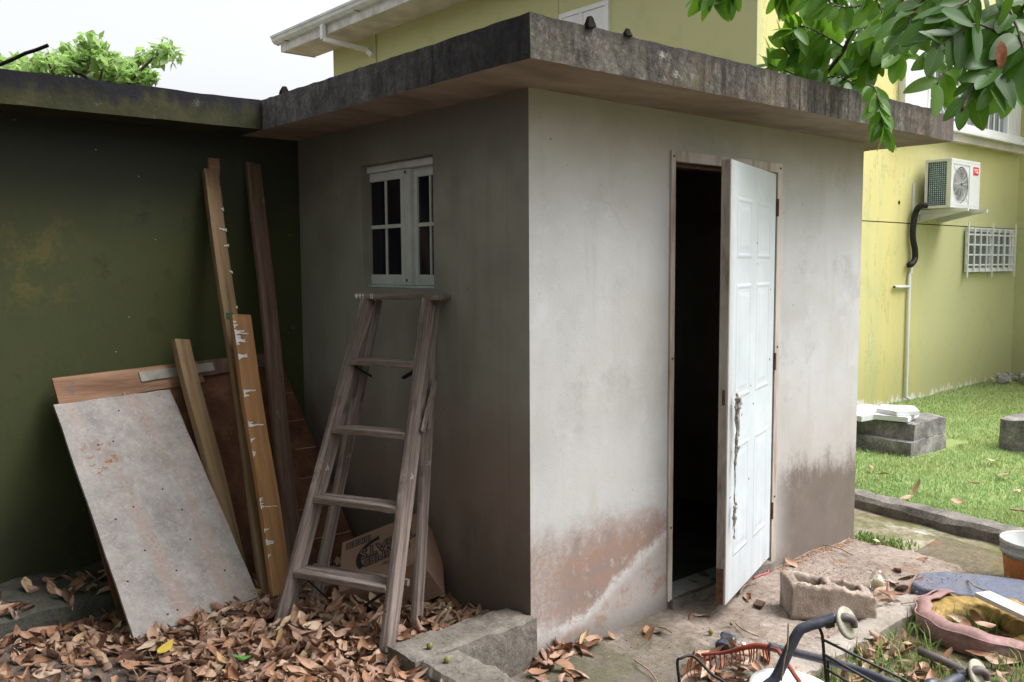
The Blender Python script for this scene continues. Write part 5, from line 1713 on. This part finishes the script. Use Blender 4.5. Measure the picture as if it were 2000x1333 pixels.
# ================================================================== leaves
def leaf_mesh(name, L, W, curl, bend, twist=0.0, fold=0.0, seed=0, nx=7, ny=5, blunt=.62, mat='dry', wav=0.0):
    """one leaf along +x, its blade rolled about its midrib by curl radians and arched by bend"""
    m_ = bpy.data.meshes.new(name)
    vs_, fs, uvs = [], [], []
    r2 = random.Random(seed)
    for i in range(nx+1):
        t = i/nx
        w = W*(math.sin(math.pi*min(1, (t**blunt)*.985+.008)))**(.75 if mat == 'dry' else .6)*.5 + .0015*(L if L > .5 else 1)
        ca = curl*(.65+.35*math.sin(t*3+seed))
        ph = bend*(t-.5)
        if abs(bend) > 1e-3:
            cx_, cz_ = math.sin(ph)/bend*L, (1-math.cos(ph))/bend*L
        else:
            cx_, cz_ = (t-.5)*L, 0
        tw = twist*(t-.5)
        for j in range(ny):
            s_ = -1+2*j/(ny-1)
            if abs(ca) > 1e-3:
                rr = 2*w/ca
                yy_, zz_ = math.sin(s_*ca/2)*rr, (1-math.cos(s_*ca/2))*rr
            else:
                yy_, zz_ = s_*w, 0
            zz_ += abs(s_)*fold*w + wav*math.sin(t*9+j*2+seed)*abs(s_)
            y2, z2 = yy_*math.cos(tw)-zz_*math.sin(tw), yy_*math.sin(tw)+zz_*math.cos(tw)
            vs_.append((cx_ - math.sin(ph)*z2, y2, cz_ + math.cos(ph)*z2))
            uvs.append((t, j/(ny-1)))
    for i in range(nx):
        for j in range(ny-1):
            fs.append((i*ny+j, (i+1)*ny+j, (i+1)*ny+j+1, i*ny+j+1))
    m_.from_pydata(vs_, [], fs)
    ul = m_.uv_layers.new(name='UVMap')
    for lp in m_.loops:
        ul.data[lp.index].uv = uvs[lp.vertex_index]
    m_.polygons.foreach_set('use_smooth', [True]*len(m_.polygons))
    m_.materials.append(MT[mat])
    return m_
DRY = []
CURL = [.6, 1.3, 2.0, 2.6, 3.2, 3.9, 4.6, 5.2, 1.7, 2.9, 3.6, 4.3, 2.3, 1.0, 3.4, 4.9]
for i in range(16):
    r2 = random.Random(100+i)
    DRY.append(leaf_mesh('dry_leaf_%d' % i, r2.uniform(.080, .135), r2.uniform(.034, .048), CURL[i], r2.uniform(-1.1, 1.3), r2.uniform(-1.3, 1.3), 0, i, 6, 5, r2.uniform(.6, .9), 'dry', r2.uniform(0, .004)))
def leaf_arrays(me):
    n = len(me.vertices)
    v = np.empty(n*3, np.float32)
    me.vertices.foreach_get('co', v)
    f = np.array([p.vertices[:] for p in me.polygons], np.int32)
    return v.reshape(-1, 3), f
DRYA = [leaf_arrays(m_) for m_ in DRY]
def view_depth(p):
    d = Vector(p)-CAM
    z = d.dot(FWD)
    return z, CX+FPX*d.dot(RIGHT)/z, CY-FPX*d.dot(UP)/z
def bed_density(px, py, x, y):
    d = 1.0
    if px < 340:
        d *= max(.10, 1-(py-1215-(px*.10))/95.0) if py > 1215+px*.1 else 1.0
    if px > 780 and py < 1200:
        d *= .35
    if py < 1140 and px > 830:
        d *= .4
    return max(0, min(1, d))
spots = []
r3 = random.Random(11)
tries = 0
while len(spots) < 2500 and tries < 90000:
    tries += 1
    x, y = r3.uniform(-2.0, -.03), r3.uniform(-.85, 1.37)
    if x > -.63 and y < .16:
        continue
    z0 = bed_z(x, y)
    dpt, px, py = view_depth((x, y, z0))
    if not (-60 < px < 1050 and 1000 < py < 1420):
        continue
    if r3.random() > bed_density(px, py, x, y):
        continue
    if min(math.hypot(x+.547, y-.208), math.hypot(x+.769, y-.702)) < .075 or math.hypot(x+.52, y-.15) < .05:
        continue
    pile = max(0, 1-math.hypot((x+.72)/.75, (y-.52)/.62))
    spots.append((dpt, x, y, z0 + .008 + r3.random()**1.5*(.018+.04*pile)))
for i in range(60):
    x, y = r3.uniform(-1.9, -.9), r3.uniform(1.40, 1.80)
    spots.append((9, x, y, .215))
# drift along the wall foot and around the rubbish
for (px, py, s_, k) in ((1075, 1292, 16, 9), (1110, 1278, 18, 10), (1140, 1264, 16, 9), (1165, 1252, 12, 6), (1060, 1312, 20, 8), (1090, 1325, 20, 8),
                        (1690, 1250, 26, 10), (1730, 1270, 30, 16), (1780, 1300, 34, 18), (1680, 1300, 36, 18), (1740, 1325, 40, 18), (1840, 1320, 50, 12), (1640, 1255, 18, 5), (1940, 1285, 40, 8), (1740, 1180, 18, 5), (1760, 1155, 16, 4)):
    for _ in range(k):
        a, b = px+r3.gauss(0, s_), py+r3.gauss(0, s_*.45)
        q = onp(a, b, 2, .0)
        zz = max(pad_z(q.x, q.y) if (q.y > -.78 and q.x < 2.66) else -1, yard_z(q.x, q.y))
        if q.y > -.02 and q.x > -.1:
            continue
        spots.append((view_depth(q)[0], q.x, q.y, zz+.008+r3.random()*.03))
for (px, py) in ((1370, 1205), (1345, 1212), (1395, 1165), (1463, 1172), (1265, 1238), (1268, 1250), (1546, 1105), (1745, 1145), (1752, 1120), (1905, 1225), (1870, 1232), (1925, 1238), (1885, 1245), (1720, 1065), (1800, 1100), (1290, 1240)):
    q = onp(px, py, 2, .0)
    spots.append((view_depth(q)[0], q.x, q.y, .012 if px < 1850 else .05))
# those caught under the red rake
for _ in range(34):
    px, py = r3.uniform(1350, 1500), r3.uniform(1288, 1345)
    q = onp(px, py, 2, .0)
    spots.append((view_depth(q)[0], q.x, q.y, .01+r3.random()*.05))
for (px, py) in ((1790, 958), (1770, 975), (1900, 950), (1985, 965), (1990, 1000), (1870, 985), (1700, 915), (1720, 932), (1935, 905), (1960, 930)):
    q = onp(px, py, 2, .03)
    spots.append((view_depth(q)[0], q.x, q.y, .05))
spots.sort()
def leaf_matrix(x, y, z):
    tl = r3.gauss(0, .45)
    return Matrix.Translation((x, y, z)) @ Matrix.Rotation(r3.uniform(0, 6.283), 4, 'Z') @ Matrix.Rotation(tl, 4, 'Y') @ Matrix.Rotation(r3.gauss(0, .5) + (math.pi if r3.random() < .35 else 0), 4, 'X')
KEEP = 300
acc_v, acc_f, off = [], [], 0
for i, (dpt, x, y, z) in enumerate(spots):
    _, px, py = view_depth((x, y, z))
    vis = -20 < px < 2020 and py < 1350
    mtx = leaf_matrix(x, y, z)
    k_ = r3.randrange(len(DRY))
    if KEEP > 0 and vis:
        KEEP -= 1
        o = bpy.data.objects.new('fallen_leaf', DRY[k_])
        COL.objects.link(o)
        o.matrix_world = mtx
        look = 'nearly flat' if CURL[k_] < 1.4 else 'gently curled' if CURL[k_] < 3 else 'tightly rolled'
        if x >= -.3:
            where = 'by the shed wall foot' if px < 1300 else 'among the rubbish at the lower right'
        elif px < 260:
            where = 'in the left corner beside the plywood'
        elif px < 520:
            where = 'in front of the plywood foot'
        elif px < 780:
            where = 'around the ladder feet'
        else:
            where = 'beside the low kerb'
        tag(o, '%s brown dry leaf lying %s' % (look, where), 'leaf', 'dry leaves %s' % where)
    else:
        v, f = DRYA[k_]
        M4 = np.array(mtx)
        acc_v.append(v @ M4[:3, :3].T + M4[:3, 3])
        acc_f.append(f+off)
        off += len(v)
for i in range(1500):                    # torn scraps, crumbs and twigs between the whole leaves
    x, y = r3.uniform(-2.0, -.05), r3.uniform(-.85, 1.35)
    if x > -.63 and y < .16:
        continue
    z0 = bed_z(x, y)
    M4 = np.array(leaf_matrix(x, y, z0+.006+r3.random()*.03))
    k_ = r3.randrange(len(DRY))
    v, f = DRYA[k_]
    if i % 12 == 0:
        v = v*np.array([1.3, .09, .12])
    else:
        half = v.copy()
        cut = r3.uniform(-.02, .03)
        half[:, 0] = np.minimum(half[:, 0], cut + .008*np.sin(half[:, 1]*400+i))
        v = half*r3.uniform(.25, .8)
    acc_v.append(v @ M4[:3, :3].T + M4[:3, 3])
    acc_f.append(f+off)
    off += len(v)
lit = np_mesh('leaf_litter', np.concatenate(acc_v), np.concatenate(acc_f), 'dry', None, True)
tag(lit, 'carpet of curled brown dry leaves under the boards and ladder', 'leaf litter', None, 'stuff')
# a few odd ones
def odd_leaf(px, py, z, mat, lab, L=.10, rot=0.0):
    p = onp(px, py, 2, z)
    me = leaf_mesh('odd_leaf', L, L*.45, .7, .5, .2, 0, px, 6, 5, .7, 'dry')
    me.materials.clear()
    me.materials.append(mat)
    o = bpy.data.objects.new('fallen_leaf', me)
    COL.objects.link(o)
    o.location = p
    o.rotation_euler = (.15, -.2, rot)
    tag(o, lab, 'leaf')
odd_leaf(324, 1265, .20, flat('yellow_leaf', (.50, .36, .06), .6), 'single yellow leaf at the foot of the plywood sheet', .09, .6)
odd_leaf(466, 1284, .22, flat('young_leaf', (.08, .22, .05), .5), 'small green seedling leaf among the dry leaves', .055, 2.2)
odd_leaf(478, 1286, .22, flat('young_leaf_b', (.10, .26, .06), .5), 'second green seedling leaf just right of the first', .05, -.6)

# ------------------------------------------------------------------ overhanging tree: trunk to the left of the camera, limbs over the roof
GL = [leaf_mesh('green_leaf_%d' % i, 1.0, random.Random(i).uniform(.40, .50), random.Random(i+9).uniform(.15, .6), random.Random(i+5).uniform(-.5, .25), random.Random(i+2).uniform(-.4, .4), .12, i, 8, 5, .80, 'leaf') for i in range(6)]
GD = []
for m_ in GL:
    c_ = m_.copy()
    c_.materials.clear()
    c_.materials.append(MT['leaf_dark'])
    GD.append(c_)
TB = Vector((-3.75, -1.35, -.05))
tree = empty('overhanging_tree', 'broad leaved green tree hanging its leafy branches over the shed roof', 'tree', TB)
TI = Matrix.Translation(-TB)
trunk = MB().tube(smooth_path([TB, TB+Vector((.05, .05, 1.2)), TB+Vector((.15, -.05, 2.4)), TB+Vector((.35, -.1, 3.5))]), [.19-.006*i for i in range(16)], 14)
trunk.moved(TI).obj('trunk', 'bark', tree, True)
top = TB+Vector((.35, -.1, 3.5))
def limb(pts_, r0, r1, name='limb'):
    sp_ = smooth_path([Vector(p) for p in pts_])
    n_ = len(sp_)
    return MB().tube(sp_, [r0+(r1-r0)*i/(n_-1) for i in range(n_)], 8).moved(TI).obj(name, 'bark', tree, True)
limbs = [[top, (-2.4, -.9, 4.4), (-1.2, .1, 4.9)], [top, (-3.4, -.3, 4.6), (-3.0, .9, 5.0)], [top, (-4.6, -1.2, 4.5), (-5.4, -.6, 5.2)], [top, (-3.0, -2.4, 4.4), (-2.2, -3.4, 4.8)],
         [top, (-2.0, -1.7, 4.3), (-.6, -1.6, 4.5), (.5, -1.3, 4.1)]]
for l_ in limbs:
    limb(l_, .085, .03)
def place_leaf(parent, base, d, nrm, L, dark, mesh=None):
    d = d.normalized()
    nrm = (nrm-d*nrm.dot(d)).normalized()
    s_ = nrm.cross(d)
    me = mesh or r3.choice(GD if dark else GL)
    o = bpy.data.objects.new('leaf', me)
    COL.objects.link(o)
    o.parent = parent
    c = base + d*(L*.5)
    mt = basis(c-TB, d, s_, nrm) @ Matrix.Diagonal((L, L, L, 1))
    o.matrix_local = mt
    return o
def twig(pts_, r0, r1, nleaf, L, dark, spread=.9, droop=.3, t0=.1, tip=True):
    """pts_ = (px, py, depth) stations of the twig"""
    near_ = pts_[0][2] < 3
    nleaf = int(nleaf*(1.2 if near_ else 2.1))
    L *= 1.0 if near_ else .92
    w = smooth_path([atd(*p) for p in pts_], 6)
    n_ = len(w)
    b = MB().tube(w, [r0+(r1-r0)*i/(n_-1) for i in range(n_)], 7).moved(TI).obj('branch', 'bark', tree, True)
    side = 1
    for i in range(nleaf):
        t = t0+(1-t0)*(i+.5)/nleaf
        j = min(n_-2, int(t*(n_-1)))
        base = w[j].lerp(w[j+1], t*(n_-1)-j)
        tan = (w[j+1]-w[j]).normalized()
        side = -side
        lat = tan.cross(FWD).normalized()*side
        ang = spread*r3.uniform(.7, 1.25) if t < .93 else r3.uniform(-.5, .5)
        d = tan*math.cos(ang) + lat*math.sin(ang) + Vector((0, 0, -droop*r3.uniform(.4, 1.4))) + FWD*r3.uniform(-.3, .3)
        nrm = -FWD*r3.uniform(.25, .9) + Vector((0, 0, 1))*r3.uniform(.2, .8) + Vector((r3.gauss(0, .3), r3.gauss(0, .3), r3.gauss(0, .2)))
        place_leaf(b, base, d, nrm, L*r3.uniform(.58, 1.25), dark)
    return b
Lr = .15
LR = .165
# branch that comes down onto the roof
limb([(.5, -1.3, 4.1), (.95, -1.0, 3.4), atd(1706, -40, 4.15)], .03, .017)
twig([(1706, -40, 4.15), (1690, 10, 4.21), (1672, 45, 4.27), (1650, 95, 4.39), (1625, 130, 4.50), (1600, 160, 4.62)], .015, .008, 4, LR, False, 1.1)
twig([(1650, 95, 4.39), (1610, 70, 4.33), (1570, 52, 4.28), (1545, 58, 4.24)], .005, .003, 10, LR, False, 1.2, -.1)
twig([(1628, 128, 4.50), (1590, 130, 4.45), (1555, 120, 4.39), (1530, 90, 4.33)], .005, .003, 10, LR*.95, False, 1.1, 0)
twig([(1610, 148, 4.56), (1570, 150, 4.56), (1525, 135, 4.50), (1500, 125, 4.45)], .005, .003, 10, LR*.95, False, 1.1, .0)
twig([(1640, 110, 4.45), (1620, 90, 4.42), (1585, 95, 4.35), (1565, 85, 4.33)], .004, .003, 8, LR*.9, False, 1.2, 0)
twig([(1605, 155, 4.62), (1580, 160, 4.62), (1540, 150, 4.62), (1510, 140, 4.62)], .004, .003, 8, LR*.85, True, .9, -.2)
twig([(1600, 160, 4.62), (1625, 150, 4.56), (1650, 155, 4.50), (1665, 165, 4.45)], .004, .003, 8, LR*.9, True, 1.0, .0)
twig([(1672, 45, 4.27), (1700, 62, 4.21), (1725, 72, 4.19), (1745, 90, 4.15), (1757, 112, 4.09)], .005, .003, 12, LR*.95, False, 1.1, .35)
twig([(1660, 75, 4.33), (1690, 95, 4.28), (1700, 115, 4.24), (1715, 125, 4.21)], .004, .003, 9, LR*.95, False, 1.1, .25)
twig([(1690, 8, 4.21), (1660, 15, 4.15), (1630, 10, 4.09), (1600, -10, 4.09), (1570, -20, 4.09)], .005, .003, 11, LR, False, 1.2, .35)
twig([(1692, 5, 4.21), (1720, 20, 4.09), (1742, 30, 3.98), (1765, 25, 3.92)], .004, .003, 10, LR, False, 1.2, .45)
twig([(1600, -60, 3.98), (1560, -40, 3.98), (1535, -25, 3.98), (1520, -10, 4.00)], .005, .003, 8, LR, False, 1.0, .2)
# sprig hanging over the slab edge
twig([(1690, 165, 3.95), (1708, 172, 3.85), (1716, 195, 3.8), (1722, 230, 3.78), (1725, 252, 3.76)], .004, .0025, 10, Lr*.82, False, .8, .5, .15)
# near dark sprays at the right
limb([(.5, -1.3, 4.1), (.3, -1.5, 3.3), atd(1985, -60, 2.4)], .022, .012)
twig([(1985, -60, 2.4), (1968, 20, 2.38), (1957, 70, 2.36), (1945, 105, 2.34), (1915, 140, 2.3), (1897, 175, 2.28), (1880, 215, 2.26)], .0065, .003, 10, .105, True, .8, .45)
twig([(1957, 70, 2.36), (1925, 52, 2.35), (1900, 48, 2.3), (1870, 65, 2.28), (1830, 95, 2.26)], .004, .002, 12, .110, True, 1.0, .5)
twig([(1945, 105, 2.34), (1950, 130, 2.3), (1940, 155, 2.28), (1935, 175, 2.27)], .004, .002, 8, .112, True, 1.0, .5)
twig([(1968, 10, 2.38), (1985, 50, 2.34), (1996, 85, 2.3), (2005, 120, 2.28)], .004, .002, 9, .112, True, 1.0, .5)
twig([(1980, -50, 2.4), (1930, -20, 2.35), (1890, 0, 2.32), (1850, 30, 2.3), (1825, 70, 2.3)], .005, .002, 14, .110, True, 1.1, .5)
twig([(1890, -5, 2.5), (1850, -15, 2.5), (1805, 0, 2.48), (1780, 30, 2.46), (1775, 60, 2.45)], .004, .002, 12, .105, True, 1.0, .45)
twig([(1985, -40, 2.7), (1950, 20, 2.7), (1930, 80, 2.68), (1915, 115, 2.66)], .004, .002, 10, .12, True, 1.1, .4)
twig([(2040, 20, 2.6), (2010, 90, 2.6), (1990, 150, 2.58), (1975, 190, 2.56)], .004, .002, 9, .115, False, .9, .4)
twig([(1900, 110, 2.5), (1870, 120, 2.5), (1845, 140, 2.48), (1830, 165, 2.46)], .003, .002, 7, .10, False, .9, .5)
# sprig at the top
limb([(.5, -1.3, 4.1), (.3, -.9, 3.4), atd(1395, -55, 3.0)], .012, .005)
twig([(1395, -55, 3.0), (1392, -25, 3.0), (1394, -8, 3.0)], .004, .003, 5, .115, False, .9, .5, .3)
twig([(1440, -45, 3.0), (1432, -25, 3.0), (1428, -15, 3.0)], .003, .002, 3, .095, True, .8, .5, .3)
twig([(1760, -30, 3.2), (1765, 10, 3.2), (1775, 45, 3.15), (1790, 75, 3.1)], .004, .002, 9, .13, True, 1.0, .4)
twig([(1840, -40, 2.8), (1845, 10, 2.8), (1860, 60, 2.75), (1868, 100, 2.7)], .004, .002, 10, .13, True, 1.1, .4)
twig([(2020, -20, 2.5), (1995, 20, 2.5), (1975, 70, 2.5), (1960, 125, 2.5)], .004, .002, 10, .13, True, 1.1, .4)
twig([(1700, -40, 3.4), (1712, 0, 3.4), (1730, 40, 3.35), (1738, 70, 3.3)], .004, .002, 9, .135, False, 1.0, .3)
twig([(1620, 140, 4.6), (1650, 120, 4.6), (1680, 110, 4.55), (1705, 118, 4.5)], .004, .002, 9, .13, False, 1.0, .1)
# a couple of withered ones
for (px, py, d_, L) in ((1955, 100, 2.25, .07), (1790, 5, 2.6, .08), (1690, 150, 4.4, .10)):
    b_ = place_leaf(tree, atd(px, py-20, d_), Vector((.1, 0, -1)), -FWD, L, False, None)
    b_.data = b_.data.copy()
    b_.data.materials.clear()
    b_.data.materials.append(flat('withered_leaf', (.30, .11, .05), .6, .3, 5))
    b_['label'] = 'withered orange brown leaf'
def leaf_cloud(name, centres, n, L, mat, parent, inv, seed, keep=None):
    rg2 = np.random.RandomState(seed)
    base = leaf_mesh('cl', 1.0, .48, .5, -.4, .2, .1, seed, 2, 3, .8, mat)
    bv, bf = leaf_arrays(base)
    V, F, o_ = [], [], 0
    for i in range(n):
        c, rad = centres[rg2.randint(len(centres))]
        for _ in range(20):
            p = rg2.randn(3)
            p = p/np.linalg.norm(p)*rg2.rand()**.45
            q = np.array(c)+p*np.array(rad)
            if keep is None or keep(q):
                break
        else:
            continue
        m3 = np.array((Matrix.Rotation(rg2.uniform(0, 6.28), 3, 'Z') @ Matrix.Rotation(rg2.uniform(-.3, 1.2), 3, 'Y') @ Matrix.Rotation(rg2.uniform(-.7, .7), 3, 'X')))*(L*rg2.uniform(.7, 1.25))
        V.append(bv @ m3.T + q)
        F.append(bf+o_)
        o_ += len(bv)
    V = np.concatenate(V) - np.array(inv)
    o = np_mesh(name, V, np.concatenate(F), mat, parent, True)
    return o
def out_of_view(q):
    z, px, py = view_depth(q)
    return not (z > .2 and -120 < px < 2120 and py > -110) 
crown_c = [((-3.4, -.9, 4.7), (1.5, 1.5, .9)), ((-2.0, -.2, 4.6), (1.4, 1.3, .9)), ((-3.2, 1.2, 4.6), (1.4, 1.2, 1.0)), ((-4.8, -.4, 4.4), (1.5, 1.5, 1.1)), ((-2.6, -2.6, 4.8), (1.4, 1.4, .8)), ((-1.0, -.9, 4.9), (1.2, 1.1, .6)), ((-4.6, 1.6, 3.9), (1.2, 1.5, 1.3))]
cr = leaf_cloud('crown', crown_c, 9000, .16, 'leaf_dark', tree, TB, 4, out_of_view)  # unseen crown, spread and thickened to shade the left bed
cr['kind'] = 'stuff'

# ------------------------------------------------------------------ unseen shrubs added left of and behind the viewer to shade the left corner
hroots = [((-5.6, 1.2, 0), 4.6), ((-5.7, -.6, 0), 5.0), ((-5.6, -2.6, 0), 5.2), ((-5.3, -4.6, 0), 5.0), ((-4.4, -6.4, 0), 5.4), ((-2.6, -7.2, 0), 5.0), ((-.8, -7.6, 0), 4.6)]
for i, (b_, hgt) in enumerate(hroots):
    hb = Vector(b_)
    ht = empty('shade_shrub', 'tall dense dark shrub added out of frame to shade the left corner', 'shrub', hb, 'added shade shrubs out of frame')
    MB().tube([(0, 0, -.1), (.05, .03, hgt*.45), (0, .05, hgt*.9)], [.09, .06, .02], 8).obj('trunk', 'bark', ht, True)
    hc = leaf_cloud('crown', [((hb.x, hb.y, hgt*.22), (1.0, 1.15, .9)), ((hb.x, hb.y, hgt*.55), (1.0, 1.2, 1.1)), ((hb.x, hb.y, hgt*.85), (.8, 1.0, .8))], 1500, .24, 'leaf_dark', ht, hb, 30+i, out_of_view)
    hc['kind'] = 'stuff'

# ------------------------------------------------------------------ tree beyond the olive roof
tc = atd(150, 150, 9.0)
TB2 = Vector((tc.x, tc.y, -.1))
far = empty('garden_tree', 'bright leafy green tree showing above the olive roof at the left', 'tree', TB2)
tops = [(30, 118), (90, 112), (130, 95), (180, 75), (205, 110), (250, 130), (290, 105), (325, 90), (60, 135), (230, 120), (160, 120)]
MB().tube([TB2-TB2, Vector((0, 0, 2.0)), Vector((.05, 0, 3.2))], [.12, .09, .06], 10).obj('trunk', 'bark', far, True)
cc = []
for i, (px, py) in enumerate(tops):
    p = atd(px, py, 9.0+random.Random(i).uniform(-.6, .6))
    fork = TB2+Vector((.05, 0, 2.6+.1*(i % 4)))
    MB().tube([q-TB2 for q in smooth_path([fork, fork.lerp(p, .5)+Vector((0, 0, .12)), p])], [.03-.0022*k_ for k_ in range(11)], 6).obj('limb', 'bark', far, True)
    cc.append((tuple(p-Vector((0, 0, .06))), (.17, .17, .13)))
for (px, py, a, b) in ((60, 150, .34, .16), (150, 150, .36, .2), (230, 155, .3, .14), (180, 118, .2, .16), (110, 130, .28, .14), (275, 155, .2, .12), (40, 145, .3, .12), (0, 130, .25, .1)):
    cc += [(tuple(atd(px, py, 9.0)), (a, a, b))]*2
fc_ = leaf_cloud('crown', cc, 1500, .135, 'leaf_bg', far, TB2, 8)
fc_['kind'] = 'stuff'
lower = leaf_cloud('crown', [((TB2.x, TB2.y, 2.3), (1.2, 1.2, .6))], 500, .14, 'leaf_bg', far, TB2, 9)
lower['kind'] = 'stuff'
